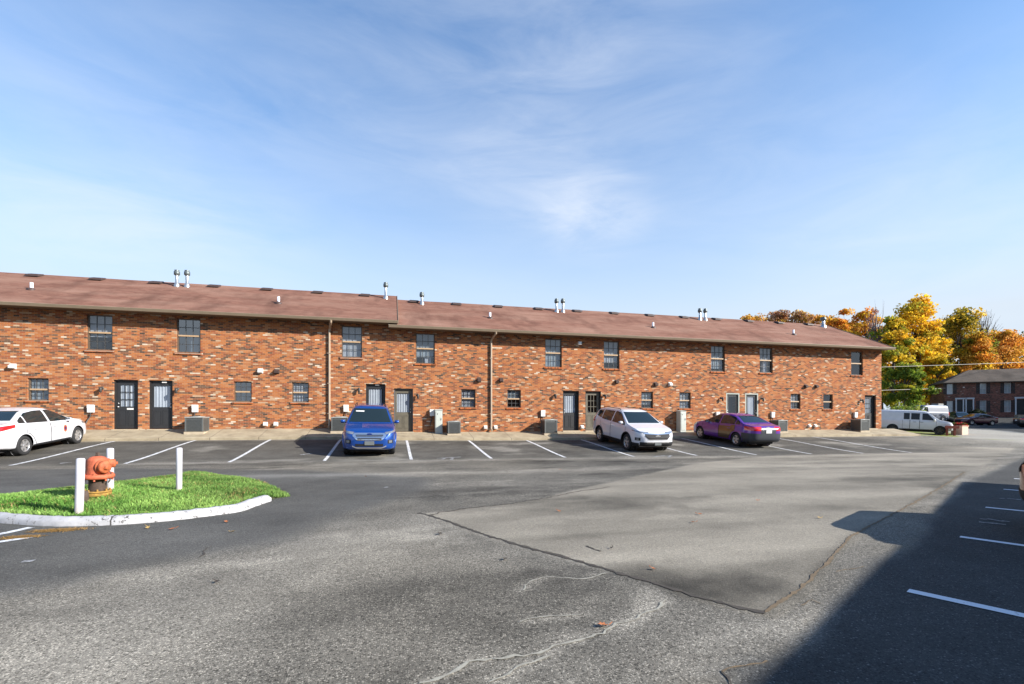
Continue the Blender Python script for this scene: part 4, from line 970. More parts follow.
    def window(s, phi, x0, x1, bot, top, mat=None, name='side_window', frame=True):
        sg = -1 if phi > 0 else 1; a0, a1 = sorted((sg*x0, sg*x1)); cv = lambda c: c if not hasattr(c, '__len__') else sorted([(sg*a, z) for a, z in c])
        return s.patch(name, phi, a0, a1, cv(bot), cv(top), mat or M['carglass'], .006, 16, 7)
    def wheel(s, xw, side, y, r=None, kind=5, rim='rim', wid=.205):
        r = r or s.rw; q = MB(); rr_ = r*.66
        q.lathe([(rr_*.96, -wid/2+.02), (rr_*1.02, -wid/2), (r*.90, -wid/2+.004), (r*.975, -wid/2+.025), (r, -wid/2+.05), (r, wid/2-.05), (r*.975, wid/2-.025), (r*.90, wid/2-.004), (rr_*1.02, wid/2), (rr_*.96, wid/2-.02), (rr_*.96, -wid/2+.02)], 30, axis='y')
        w = MB(); w.lathe([(0, .02), (rr_*.97, .02), (rr_*.97, -.05), (0, -.05)], 24, axis='y'); wh = w.build('wheel', M['darkmetal'], s.root)
        wh.location = (xw, side*y, r); wh.rotation_euler = (0, 0, 0 if side > 0 else math.pi)
        q.build('tyre', M['rubber'], wh)
        q = MB(); q.lathe([(rr_*.99, .085), (rr_*.93, .095), (rr_*.88, .07), (rr_*.9, .02)], 28, axis='y')
        q.lathe([(0, .075), (rr_*.2, .072), (rr_*.24, .05), (rr_*.24, .02)], 16, axis='y')
        for i in range(kind):
            a = 2*math.pi*i/kind+.3; c_, n_ = math.cos(a), math.sin(a); hw0, hw1 = (rr_*.17, rr_*.21) if kind <= 6 else (.02, .02)
            vs = []
            for (rad, w_, yy) in ((rr_*.15, hw0*.8, .07), (rr_*.92, hw1, .078)):
                for sg in (-1, 1):
                    vs += [(rad*c_-n_*w_*sg, yy, rad*n_+c_*w_*sg), (rad*c_-n_*w_*sg*1.05, yy-.04, rad*n_+c_*w_*sg*1.05)]
            q.add(vs, [(0, 2, 6, 4), (0, 4, 5, 1), (2, 3, 7, 6)], 0)
        q.build('rim', M[rim], wh); return wh
    def mirror(s, x, z, y, mat, sz=(.085, .13, .10)):
        for sg in (-1, 1):
            q = MB(); q.lathe([(0, -.5), (.32, -.47), (.47, -.3), (.5, 0), (.44, .3), (.25, .47), (0, .5)], 14, axis='y')
            q.v = [(a*sz[0]*1.6, b*sz[1]*1.25, c*sz[2]*1.3) for a, b, c in q.v]
            q.tube([(0, -sg*.12, -.03), (0, 0, -.02)], .025, 6); o = q.build('mirror', mat, s.root); o.location = (x, sg*(y+.09), z)
            q = MB(); q.add([(-sz[0]*.81, b, c) for b, c in ((-.08, -.05), (.08, -.05), (.08, .05), (-.08, .05))], [(0, 1, 2, 3)]); q.build('mirror_glass', M['chrome'], o)
    def plate(s, x, z, txt=None, rear=False, w=.305, h=.15, mat='whitebox'):
        p, nr = s.hit(math.pi if rear else 0, 0, z); sg = -1 if rear else 1
        q = MB(); q.box(-.006, .006, -w/2, w/2, -h/2, h/2); o = q.build('licence_plate', M[mat], s.root, .004); o.location = (p.x+sg*.02, 0, z)
    def place(s, x, y, heading):           # heading: direction of the nose in the ground plane; sits on the terrain with its pitch and roll
        hx, hy = heading; l = math.hypot(hx, hy); hx /= l; hy /= l; wb = (s.wheels[0], s.wheels[-1]); zf_ = tzs(x+hx*max(wb), y+hy*max(wb)); zr_ = tzs(x+hx*min(wb), y+hy*min(wb))
        f_ = Vector((hx*(max(wb)-min(wb)), hy*(max(wb)-min(wb)), zf_-zr_)).normalized(); zl = tzs(x-hy*.75, y+hx*.75); zrr = tzs(x+hy*.75, y-hx*.75)
        l_ = Vector((-hy*1.5, hx*1.5, zl-zrr)).normalized(); up = f_.cross(l_).normalized(); l_ = up.cross(f_)
        Mx = Matrix((f_, l_, up)).transposed().to_4x4(); mid = (max(wb)+min(wb))/2; c = (zf_+zr_)/2
        o = Vector((x+hx*mid, y+hy*mid, c+.004)) - f_*mid; Mx.translation = o; s.root.matrix_world = Mx

def sedan_shape(L, H, k=1.0, belt=.93, tail=1.05, wid=.9, cowl=.98, nose=.74):
    h = L/2
    zt = [(-h, tail-.10), (-h+.05, tail-.02), (-h+.45, tail+.02), (-h+.62, tail+.05), (-h+1.30, H-.09), (-h+1.75, H-.01), (-h+2.1, H), (h-2.10, H-.03), (h-1.92, H-.10), (h-1.18, cowl+.02), (h-1.0, cowl-.01), (h-.42, nose+.10), (h-.14, nose), (h-.03, nose-.09), (h, nose-.16)]
    zs = [(-h, tail-.14), (-h+.2, tail-.06), (-h+.6, tail-.03), (-h+1.2, belt+.05), (0, belt), (h-1.2, belt-.03), (h-.8, belt-.06), (h-.4, nose+.03), (h-.1, nose-.08), (h, nose-.2)]
    hw = [(-h, wid*.74), (-h+.06, wid*.86), (-h+.2, wid*.93), (-h+.55, wid*.985), (-h+1.2, wid), (h-1.2, wid), (h-.6, wid*.975), (h-.3, wid*.91), (h-.12, wid*.80), (h-.03, wid*.66), (h, wid*.58)]
    zb = [(-h, .36), (-h+.12, .29), (-h+.5, .23), (0, .20), (h-.5, .21), (h-.1, .24), (h, .30)]
    return zt, zs, hw, zb
def suv_shape(L, H, wid=.92, cowl=1.12, nose=.92, belt=1.08):
    h = L/2
    zt = [(-h, 1.02), (-h+.04, 1.12), (-h+.16, 1.26), (-h+.38, H-.13), (-h+.52, H-.05), (-h+.9, H-.01), (0, H), (h-2.05, H-.03), (h-1.85, H-.11), (h-1.08, cowl+.02), (h-.92, cowl-.02), (h-.38, nose+.07), (h-.12, nose-.02), (h-.03, nose-.13), (h, nose-.2)]
    zs = [(-h, .95), (-h+.15, 1.06), (-h+.5, belt+.05), (0, belt-.02), (h-1.2, belt-.06), (h-.8, belt-.08), (h-.35, nose), (h-.08, nose-.12), (h, nose-.26)]
    hw = [(-h, wid*.82), (-h+.05, wid*.90), (-h+.2, wid*.955), (-h+.6, wid*.99), (-h+1.2, wid), (h-1.2, wid), (h-.6, wid*.985), (h-.3, wid*.935), (h-.12, wid*.85), (h-.03, wid*.74), (h, wid*.66)]
    zb = [(-h, .42), (-h+.12, .34), (-h+.5, .25), (0, .23), (h-.5, .23), (h-.1, .26), (h, .32)]
    return zt, zs, hw, zb
def van_shape(L, H, wid=1.0):
    h = L/2
    zt = [(-h, H-.35), (-h+.03, H-.16), (-h+.15, H-.04), (-h+.5, H), (0, H), (h-1.95, H-.03), (h-1.70, H-.11), (h-.92, 1.34), (h-.80, 1.29), (h-.30, 1.18), (h-.08, 1.10), (h-.02, 1.0), (h, .9)]
    zs = [(-h, 1.15), (-h+.4, 1.22), (0, 1.22), (h-1.2, 1.20), (h-.9, 1.18), (h-.3, 1.08), (h-.06, .96), (h, .82)]
    hw = [(-h, wid*.90), (-h+.05, wid*.95), (-h+.2, wid*.99), (0, wid), (h-.9, wid), (h-.45, wid*.97), (h-.18, wid*.92), (h-.05, wid*.84), (h, wid*.78)]
    zb = [(-h, .42), (-h+.2, .34), (0, .30), (h-.3, .32), (h, .40)]
    return zt, zs, hw, zb
def curve_at(pts, x): p = sorted(pts); return float(np.interp(x, [a for a, b in p], [b for a, b in p]))

# ---- white sedan, seen from its right rear quarter
def sedan(name, label, pnt, L, H, wid, wheelbase, f_over, kind=5, doors_col=None, rear_trim=None, tail='wide', glass=None, badge=None):
    zt, zs, hw, zb = sedan_shape(L, H, wid=wid); h = L/2; wf = h-f_over; wr_ = wf-wheelbase
    c = Car(name, label, 'car', pnt, L, zt, zs, hw, zb, (wr_, wf), .365, .315)
    for xw in (wr_, wf):
        for sd in (-1, 1): c.wheel(xw, sd, wid-.115, None, kind)
    gl = glass or M['carglass']; B = lambda x: curve_at(zs, x)+.035
    roofline = [(-h+.62, 1.0), (-h+.9, 1.16), (-h+1.3, H-.145), (-h+1.75, H-.10), (h-2.1, H-.11), (h-1.9, H-.17), (h-1.22, curve_at(zs, h-1.22)+.045)]
    xb = (wf+wr_)/2-.12
    for ph in (90, -90):
        bl = [(x, B(x)) for x in np.linspace(-h+.5, h-1.0, 14)]
        c.window(ph, wr_+.02+.16, xb-.05, bl, roofline, gl, 'rear_side_window'); c.window(ph, xb+.05, h-1.30, bl, roofline, gl, 'front_side_window'); c.window(ph, -h+.82, wr_+.12, bl, roofline, gl, 'quarter_window')
        bd = [(x, curve_at(zs, x)+.0) for x in np.linspace(-h+.5, h-.9, 12)]; low = .30
        arch = [(wr_-.05, .74), (wr_+.2, .70), (wr_+.42, .48), (wr_+.47, low), (xb, low)]
        c.door(ph, wr_+.10, xb-.008, arch, bd, (doors_col or {}).get('rear'), (xb-.62+.0, .80, pnt if not doors_col else pnt), label=(doors_col or {}).get('label'))
        c.door(ph, xb+.008, h-1.12, low, bd, None, (xb+.28, .80, pnt))
    c.patch('windshield', 0, -1, 1, [( -1, .985), (0, 1.0), (1, .985)], H-.10, gl, .006, 16, 10, skew=(.70, .53))
    c.patch('rear_window', 180, -1, 1, tail_z(c, zt, h), H-.085, gl, .006, 16, 10, skew=(.68, .50))
    return c, zt, zs, hw, zb, wf, wr_
def tail_z(c, zt, h): return curve_at(zt, -h+.66)+.015

c, zt, zs, hw, zb, wf, wr_ = sedan('parked_car', 'white sedan with a round door emblem parked nose in at the far left', M['p_white'], 4.54, 1.47, .905, 2.65, .92, 6)
for sg in (-1, 1):
    ph = 180-sg*42
    a = sg
    c.patch('taillight', 180-sg*55, *sorted((sg*-.95*0+sg*(-1.62), sg*(-1.18))), .84, .96, M['lamp_red'], .006, 10, 5) if False else None
def corner_light(c, name, phi, a0, a1, bot, top, mat, n=12, m=6): return c.patch(name, phi, a0, a1, bot, top, mat, .007, n, m)
# light clusters are found on the corner by looking along 45 degree directions
def lights(c, L, zlo, zhi, name, mat, phis, span, tip=None):
    for ph in phis:
        # corner of the body along this direction is where a ~ 0 offset of corner point
        s_ = 1 if (ph % 360) < 180 else -1
        yield ph, s_
def at_corner(c, phi, x, y): return -math.sin(R(phi))*x + math.cos(R(phi))*y
def head(c, h, w, y0, y1, x1, z0, z1, mat, name='headlight', phi=32, slope=.06):
    for sg in (-1, 1):
        ph = sg*phi; a = sorted((at_corner(c, ph, h-.05, sg*y0), at_corner(c, ph, h-x1, sg*y1)))
        if sg > 0: bot = [(a[0], z0+slope), (a[1], z0)]; top = [(a[0], z1+slope), (a[1], z1-.0)]
        # the outer end is swept up
        inner, outer = at_corner(c, ph, h-.05, sg*y0), at_corner(c, ph, h-x1, sg*y1)
        bot = sorted([(inner, z0), (outer, z0+slope+.03)]); top = sorted([(inner, z1), (outer, z1+slope)])
        o = c.patch(name, ph, a[0], a[1], bot, top, mat, .008, 12, 5)
def tails(c, h, y0, y1, x1, z0, z1, mat, phi=35, slope=0, z0b=None, name='taillight'):
    for sg in (-1, 1):
        ph = 180-sg*phi; inner, outer = at_corner(c, ph, -h+.05, sg*y0), at_corner(c, ph, -h+x1, sg*y1); a = sorted((inner, outer))
        bot = sorted([(inner, z0), (outer, (z0b or z0)+slope)]); top = sorted([(inner, z1), (outer, z1+slope)]); c.patch(name, ph, a[0], a[1], bot, top, mat, .008, 12, 5)
h = 2.27
tails(c, h, .42, .89, .60, .79, .985, M['lamp_red'], 38, .03, .90)
head(c, h, .9, .45, .86, .62, .66, .76, M['lamp_clear'])
c.patch('rear_bumper_trim', 180, -.62, .62, .36, .50, M['blacktrim'], .006, 14, 4); 
for ph in (90, -90): c.patch('sill_trim', ph, -1.05 if ph < 0 else -.95, .95 if ph < 0 else 1.05, .215, .30, M['p_bumper'], .008, 14, 3)
c.plate(0, .72, rear=True); c.mirror(.78, .97, .86, M['p_white'])
# round door emblem: red ring, dark shield
p, nr = c.hit(R(-90), .62, .66)
q = MB(); 
for i, (rad, mi) in enumerate(((.115, 0), (.085, 1), (.05, 2))):
    n = 20; q.add([(p.x+rad*math.cos(2*math.pi*k_/n)*.85, p.y-.010-.002*i, p.z+rad*math.sin(2*math.pi*k_/n)*1.15) for k_ in range(n)], [tuple(range(n))], mi)
q.build('door_emblem', [simple('emblem_tan', (.42, .22, .12), .5), simple('emblem_red', (.35, .03, .03), .5), simple('emblem_navy', (.02, .03, .10), .5)], c.root)
c.place(-12.33, 19.93, (0, 1))

# ---- purple sedan, seen from its left rear quarter
c, zt, zs, hw, zb, wf, wr_ = sedan('parked_car', 'purple sedan with one brown rear door and a dark grey rear bumper', M['p_purple'], 4.6, 1.48, .90, 2.69, .93, 5,
    {'rear': M['p_brown'], 'label': 'brown rear door'})  # rear doors set to a brown tone
h = 2.3
tails(c, h, .33, .88, .46, .82, 1.0, M['lamp_red'], 35, .0)
c.patch('rear_bumper', 180, -.80, .80, .30, .70, M['p_bumper'], .012, 22, 8)
for ph in (125, -125):
    a0, a1 = sorted((at_corner(c, ph, -h+.1, .75*np.sign(ph)), at_corner(c, ph, -h+.62, .9*np.sign(ph)))); c.patch('bumper_corner', ph, a0, a1, .28, .69, M['p_bumper'], .009, 10, 8)
for ph in (90, -90):
    sg = -1 if ph > 0 else 1; a0, a1 = sorted((sg*(-h+.42), sg*(wr_+.08)))
    c.patch('rear_wing', ph, a0, a1, .725, sorted([(sg*(-h+.4), .965), (sg*(wr_+.1), .955)]), M['p_indigo'], .003, 12, 6)
c.patch('boot_panel', 180, -.40, .40, .705, .955, M['p_bumper'], .008, 12, 6); c.patch('boot_trim', 180, -.36, .36, .90, .935, M['chrome'], .014, 8, 2); c.plate(0, .79, rear=True)
q = MB(); p, nr = c.hit(math.pi, 0, .965); q.box(-.012, 0, -.10, .10, -.022, .022); q.box(-.012, 0, -.035, .035, -.045, -.0222); q.box(-.012, 0, -.035, .035, .0222, .045); o = q.build('boot_emblem', M['rim'], c.root); o.location = (p.x-.012, 0, .965)
head(c, h, .9, .45, .86, .6, .64, .76, M['lamp_clear']); c.mirror(.78, .98, .86, M['blacktrim'])
q = MB(); q.tube([(.05-.9, 0, 1.46), (-.98, 0, 1.53)], .018, 6); q.build('aerial_fin', M['blacktrim'], c.root)
c.place(16.52, 20.45, (0, 1))

# ---- the two SUVs
def suv(name, label, pnt, L, H, wid, wb_, fo, kind, cladding=True, gl=None):
    zt, zs, hw, zb = suv_shape(L, H, wid); h = L/2; wf = h-fo; wr_ = wf-wb_
    c = Car(name, label, 'suv', pnt, L, zt, zs, hw, zb, (wr_, wf), .40, .35, .36); gl = gl or M['carglass']
    for xw in (wr_, wf):
        for sd in (-1, 1): c.wheel(xw, sd, wid-.12, None, kind)
    B = lambda x: curve_at(zs, x)+.03
    rl = [(-h+.3, 1.30), (-h+.62, H-.165), (-h+1.1, H-.12), (0, H-.11), (h-2.05, H-.13), (h-1.85, H-.19), (h-1.12, curve_at(zs, h-1.12)+.045)]; xb = (wf+wr_)/2-.15
    for ph in (90, -90):
        bl = [(x, B(x)+(.10*max(0, (-h+1.25-x))/.8)) for x in np.linspace(-h+.3, h-1.0, 16)]
        c.window(ph, wr_+.17, xb-.05, bl, rl, gl, 'rear_side_window'); c.window(ph, xb+.05, h-1.20, bl, rl, gl, 'front_side_window'); c.window(ph, -h+.52, wr_+.09, bl, rl, gl, 'quarter_window')
        bd = [(x, curve_at(zs, x)) for x in np.linspace(-h+.5, h-.9, 12)]; low = .40
        c.door(ph, wr_+.12, xb-.008, [(wr_, .88), (wr_+.25, .80), (wr_+.47, .55), (wr_+.52, low), (xb, low)], bd, None, (xb-.6, .92, pnt)); c.door(ph, xb+.008, h-1.06, low, bd, None, (xb+.3, .92, pnt))
        c.patch('sill_cladding', ph, *( (wr_+.42, wf-.42) if ph < 0 else (-wf+.42, -wr_-.42)), .255, .39, M['blacktrim'], .012, 14, 4)
        sg = -1 if ph > 0 else 1
        for xw in (wr_, wf):                                        # arch lip
            q = MB(); pts = []
            for i in range(19):
                t = math.pi*(i/18*1.16-.08); x_, z_ = xw+.425*math.cos(t), .35+.425*math.sin(t); pp, nr = c.hit(R(ph), sg*x_, max(z_, .27))
                if pp is not None: pts.append(pp+nr*.004)
            q.tube(pts, .03, 6); q.build('arch_lip', M['blacktrim'] if cladding else pnt, c.root)
    c.patch('windshield', 0, -1, 1, [(-1, curve_at(zt, h-1.0)+.02), (0, curve_at(zt, h-.98)+.03), (1, curve_at(zt, h-1.0)+.02)], H-.11, gl, .006, 16, 10, skew=(.735, .58))
    c.patch('rear_window', 180, -1, 1, 1.19, H-.16, gl, .006, 14, 8, skew=(.66, .56))
    for sg in (-1, 1):
        q = MB(); q.tube([(-h+.7, sg*.56, H-.045), (-h+.75, sg*.56, H+.0), (h-2.3, sg*.56, H+.005), (h-2.2, sg*.56, H-.045)], .016, 6); q.build('roof_rail', M['blacktrim'], c.root)
    return c, zt, zs, hw, zb, wf, wr_
c, zt, zs, hw, zb, wf, wr_ = suv('parked_car', 'bright blue suv with a chrome grille facing the camera', M['p_blue'], 4.52, 1.69, .92, 2.69, .90, 5, False)
h = 2.26
head(c, h, .92, .56, .87, .52, .81, .885, M['lamp_clear'], phi=34, slope=.07)
q = MB()
hexa = lambda w0, w1, w2, z0, z1, z2: ([(-w0, z0), (-w1, z1), (-w2, z2)], )
c.patch('grille', 0, -.56, .56, [(-.56, .75), (-.40, .615), (.40, .615), (.56, .75)], [(-.56, .80), (-.52, .86), (.52, .86), (.56, .80)], M['chrome'], .012, 22, 6)
mbk = MB()
for z0_, z1_, w in ((.655, .69, .40), (.715, .745, .44), (.77, .80, .46)): c.patch('', 0, -w, w, z0_, z1_, None, .017, 18, 2, mb=mbk)
mbk.build('grille_slots', M['blacktrim'], c.root)
q = MB(); p, nr = c.hit(0, 0, .82); n = 20; q.add([(p.x+.030, .085*math.cos(2*math.pi*i/n), p.z+.035*math.sin(2*math.pi*i/n)) for i in range(n)]+[(p.x+.012, .09*math.cos(2*math.pi*i/n), p.z+.038*math.sin(2*math.pi*i/n)) for i in range(n)], [tuple(range(n))]+[(i, (i+1) % n, n+(i+1) % n, n+i) for i in range(n)]); q.build('front_emblem', simple('emblem_blue', (.01, .03, .16), .3), c.root)
c.patch('lower_intake', 0, -.46, .46, .41, .50, M['blacktrim'], .010, 16, 4); c.plate(0, .525, w=.32, h=.13, mat='dullplate') if 'dullplate' in M else None
M['dullplate'] = simple('dull_plate', (.12, .13, .13), .6); c.plate(0, .525, w=.32, h=.14, mat='dullplate')
c.patch('skid_plate', 0, -.56, .56, [(-.56, .40), (-.40, .33), (.40, .33), (.56, .40)], [(-.56, .44), (-.45, .385), (.45, .385), (.56, .44)], M['rim'], .014, 18, 3)
for sg in (-1, 1):
    ph = sg*25; a = at_corner(c, ph, h-.12, sg*.68); c.patch('fog_surround', ph, a-.11, a+.11, .50, .63, M['blacktrim'], .007, 6, 5); c.patch('fog_light', ph, a-.06, a+.06, .525, .61, M['lamp_clear'], .012, 5, 4)
c.patch('windshield_sticker', 0, -.52, -.22, 1.47, 1.505, M['whitebox'], .009, 4, 2)
c.mirror(h-1.32, 1.14, .88, M['p_blue'])
tails(c, h, .55, .9, .4, .95, 1.15, M['lamp_red'], 40)
c.place(-.86, 19.48, (.03, -1))

c, zt, zs, hw, zb, wf, wr_ = suv('parked_car', 'white suv with black lower trim seen from its front right corner', M['p_white'], 4.65, 1.67, .92, 2.73, .95, 5)
h = 2.325
head(c, h, .92, .40, .86, .58, .80, .865, M['lamp_clear'], phi=34, slope=.06)
mbk = MB(); c.patch('', 0, -.56, .56, [(-.56, .70), (-.42, .575), (.42, .575), (.56, .70)], [(-.56, .80), (.56, .80)], None, .010, 22, 6, mb=mbk); mbk.build('grille', M['blacktrim'], c.root)
mbk = MB(); c.patch('', 0, -.60, .60, [(-.6, .79), (0, .765), (.6, .79)], [(-.6, .83), (0, .80), (.6, .83)], None, .018, 20, 2, mb=mbk); c.patch('', 0, -.44, .44, .565, .585, None, .016, 16, 1, mb=mbk); mbk.build('grille_chrome', M['chrome'], c.root)
q = MB(); p, nr = c.hit(0, 0, .715); q.box(0, .014, -.11, .11, -.024, .024); q.box(0, .014, -.04, .04, -.055, -.0242); q.box(0, .014, -.04, .04, .0242, .055); o = q.build('front_emblem', M['rim'], c.root); o.location = (p.x+.016, 0, .715)
c.patch('lower_bumper', 0, -.74, .74, .30, .47, M['blacktrim'], .010, 22, 5); c.plate(0, .40, w=.30, h=.12, mat='dullplate')
c.patch('skid_plate', 0, -.50, .50, .44, .475, M['chrome'], .016, 14, 2)
for sg in (-1, 1):
    ph = sg*38; a = at_corner(c, ph, h-.2, sg*.78); c.patch('fog_surround', ph, a-.12, a+.12, .52, .64, M['blacktrim'], .007, 6, 5); c.patch('fog_light', ph, a-.05, a+.05, .54, .61, M['lamp_clear'], .012, 5, 4)
    ph2 = sg*55; a0, a1 = sorted((at_corner(c, ph2, h-.15, sg*.72), at_corner(c, ph2, h-.50, sg*.92))); c.patch('bumper_corner', ph2, a0, a1, .26, .42, M['blacktrim'], .009, 8, 4)
c.mirror(h-1.36, 1.14, .88, M['p_white']); tails(c, h, .55, .9, .4, .95, 1.15, M['lamp_red'], 40)
c.place(10.48, 19.72, (0, -1))

# ---- white vans
def van(name, label, pnt, L, H, wid, wb_, fo, rim='steelrim', win=True):
    zt, zs, hw, zb = van_shape(L, H, wid); h = L/2; wf = h-fo; wr_ = wf-wb_
    c = Car(name, label, 'van', pnt, L, zt, zs, hw, zb, (wr_, wf), .43, .37, .15, crown=.05)
    for xw in (wr_, wf):
        for sd in (-1, 1): c.wheel(xw, sd, wid-.14, None, 5, rim, .23)
    for ph in (90, -90):
        f = lambda a, b, z0, z1, nm='side_window': c.window(ph, a, b, z0, z1, M['vanglass'], nm)
        f(h-2.08, h-1.30, [(h-2.08, 1.27), (h-1.30, 1.25)], [(h-2.08, H-.27), (h-1.72, H-.27), (h-1.30, 1.34)], 'front_side_window')
        if win: f(h-2.86, h-2.26, 1.27, H-.27); f(h-3.38, h-2.96, 1.27, H-.27)
        c.door(ph, h-2.24, h-1.12, .42, 1.19, None, (h-2.0, 1.05, M['blacktrim']))
        if win: c.door(ph, h-2.92, h-2.26, .42, 1.21, None, (h-2.5, 1.05, M['blacktrim'])); c.door(ph, h-3.45, h-2.94, .42, 1.21, None)
        sg = -1 if ph > 0 else 1; a0, a1 = sorted((sg*(wr_+.48), sg*(wf-.48))); c.patch('sill_trim', ph, a0, a1, .33, .40, M['blacktrim'], .008, 12, 2)
    c.patch('windshield', 0, -1, 1, 1.34, H-.16, M['carglass'], .006, 14, 8, skew=(.86, .76))
    c.patch('grille', 0, -.55, .55, .70, .84, M['blacktrim'], .012, 12, 4); c.patch('front_bumper', 0, -.85, .85, .44, .62, M['chrome'] if win else M['blacktrim'], .03, 16, 4)
    head(c, h, wid, .58, .88, .22, .70, .84, M['lamp_clear'], phi=22, slope=0)
    head(c, h, wid, .86, .95, .34, .72, .84, M['lamp_amber'], 'side_marker', 50, 0)
    tails(c, h, .82, .97, .14, .85, 1.25, M['lamp_red'], 45); c.mirror(h-1.25, 1.28, wid-.02, M['whitebox'] if win else M['blacktrim'], (.09, .16, .22))
    return c
c = van('parked_van', 'white passenger van parked on the verge past the end of the brick row', M['p_van'], 5.3, 2.12, .98, 3.3, .85)
pc = np.array(at(915.3, 44.0)) - .15*np.array([.58, -.81]); c.place(pc[0], pc[1], (.58, -.81))
c = van('parked_van', 'pale grey cargo van with a roof box parked uphill behind the white passenger van', M['p_silver'], 5.2, 2.15, .98, 3.3, .95, 'rim', False)
q = MB(); q.box(-2.2, -1.4, -.45, .45, 2.13, 2.32); q.build('roof_box', M['ac_top'], c.root, .03)
c.place(67.0, 46.8, (-.99, .12))

# ---- maroon and dark cars by the far building, bronze car at the picture's edge
def hatch(label, pnt, xy, hd, L=4.5, H=1.47):
    c, zt, zs, hw, zb, wf, wr_ = sedan('parked_car', label, pnt, L, H, .89, 2.65, .92, 5); h = L/2
    tails(c, h, .5, .87, .4, .82, .98, M['lamp_red']); head(c, h, .9, .45, .85, .55, .66, .76, M['lamp_clear']); c.mirror(h-1.48, .97, .86, pnt)
    c.patch('grille', 0, -.42, .42, .42, .62, M['blacktrim'], .01, 10, 4); c.plate(0, .78, rear=True); c.place(xy[0], xy[1], hd); return c
hatch('dark maroon sedan parked in the shade below the far dark brick building', M['p_maroon'], (71.3, 43.9), (-.979, .202), 4.5)
hatch('charcoal sedan parked in the shade left of the maroon sedan', M['p_dark'], at(959.5, 63.5), (-.55, -.84), 4.4)
hatch('black car parked at the right end of the shaded lot below the far building', M['p_dark'], at(1042, 54), (.80, -.5), 4.5)

# ---- copper suv in the near right lot; only its nose and its shadow reach the picture
c, zt, zs, hw, zb, wf, wr_ = suv('parked_car', 'copper suv parked nose out in the shade at the right edge of the picture', M['p_bronze'], 4.6, 1.58, .92, 2.69, .92, 5)
head(c, 2.3, .92, .50, .87, .52, .80, .89, M['lamp_clear'], phi=34, slope=.06)
c.patch('grille', 0, -.50, .50, .62, .78, M['blacktrim'], .010, 18, 5); c.patch('lower_bumper', 0, -.70, .70, .30, .44, M['blacktrim'], .010, 18, 4); c.mirror(.94, 1.12, .88, M['p_bronze']); tails(c, 2.3, .55, .9, .4, .95, 1.15, M['lamp_red'], 40)
cc = (starts[2]+starts[3])/2 + rown*(2.36+NOSE); c.place(float(cc[0]), float(cc[1]), tuple(-rown)); c.root.scale.z = 1.2
# ------------------------------------------------------------------ far building
def tree_names(): pass
fo = np.array(at(945.5, 70.0)); f1 = np.array(at(1024, 66.2)); fe = (f1-fo)/np.hypot(*(f1-fo)); fn = np.array([fe[1], -fe[0]])
if fn @ np.array([-.6, -.78]) < 0: fn = -fn
FB = 1.75
far_b = thing('apartment_building', 'dark brown brick two storey building with black shutters beyond the vans', 'building', (fo[0], fo[1], FB), math.atan2(fe[1], fe[0]))
# local axes: x along the front, y into the building
def along(u):
    d = ray(u); A_ = np.array([[d[0], -fe[0]], [d[1], -fe[1]]]); k_, t = np.linalg.solve(A_, fo); return t, k_
def zl(u, v): return CAM_H+(V0-v)/F_PX*along(u)[1]-FB
WL = 31.0; eh = 4.75
ops_up = []; ops_lo = []
ws = [(949.9, 'w'), (983.1, 'w'), (1007.6, 'w')]; ts = [along(u)[0] for u, _ in ws]
extra = [ts[2]+ (ts[1]-ts[0])*1.0, ts[2]+(ts[1]-ts[0])*1.0+(ts[2]-ts[1]), ts[2]+2*(ts[1]-ts[0])+(ts[2]-ts[1])*1.0]
wins = ts + [e for e in extra if e < WL-1]
dts = [along(961)[0], along(968.3)[0], along(1021)[0], along(1021)[0]+1.15, along(1021)[0]+12]
dts = [t for t in dts if t < WL-1]
ops = []
for t in wins: ops += [(t-.34, t+.34, 3.05, 4.55), (t-.34, t+.34, .40, 2.05)]
for t in dts: ops.append((t-.46, t+.46, .05, 2.15))
xs = sorted({0, WL} | {v for o in ops for v in o[:2]}); zs_ = sorted({-1.6, eh+.1} | {v for o in ops for v in o[2:]}); mb = MB()
for a, b in zip(xs[:-1], xs[1:]):
    for cc_, d in zip(zs_[:-1], zs_[1:]):
        mx, mz = (a+b)/2, (cc_+d)/2
        if any(o[0] < mx < o[1] and o[2] < mz < o[3] for o in ops): continue
        mb.add([(a, 0, cc_), (b, 0, cc_), (b, 0, d), (a, 0, d)], [(0, 1, 2, 3)])
for o in ops:
    for (p, q) in (((o[0], o[2]), (o[0], o[3])), ((o[1], o[2]), (o[1], o[3])), ((o[0], o[3]), (o[1], o[3])), ((o[0], o[2]), (o[1], o[2]))):
        mb.add([(p[0], 0, p[1]), (q[0], 0, q[1]), (q[0], .16, q[1]), (p[0], .16, p[1])], [(0, 1, 2, 3)])
mb.add([(0, 0, -1.6), (0, 7, -1.6), (0, 7, eh+.1), (0, 0, eh+.1)], [(0, 1, 2, 3)]); mb.add([(WL, 0, -1.6), (WL, 7, -1.6), (WL, 7, eh+.1), (WL, 0, eh+.1)], [(0, 1, 2, 3)]); mb.add([(0, 7, -1.6), (WL, 7, -1.6), (WL, 7, eh+.1), (0, 7, eh+.1)], [(0, 1, 2, 3)])
mb.build('wall', M['brick_far'], far_b)
q = MB(); o_ = .35; e = eh; rh = 2.0; hp = 3.6
vs = [(-o_, -o_, e), (WL+o_, -o_, e), (WL+o_, 7+o_, e), (-o_, 7+o_, e), (hp, 3.5, e+rh), (WL-hp, 3.5, e+rh)]
vs += [(x, y, z-.13) for x, y, z in vs[:4]]
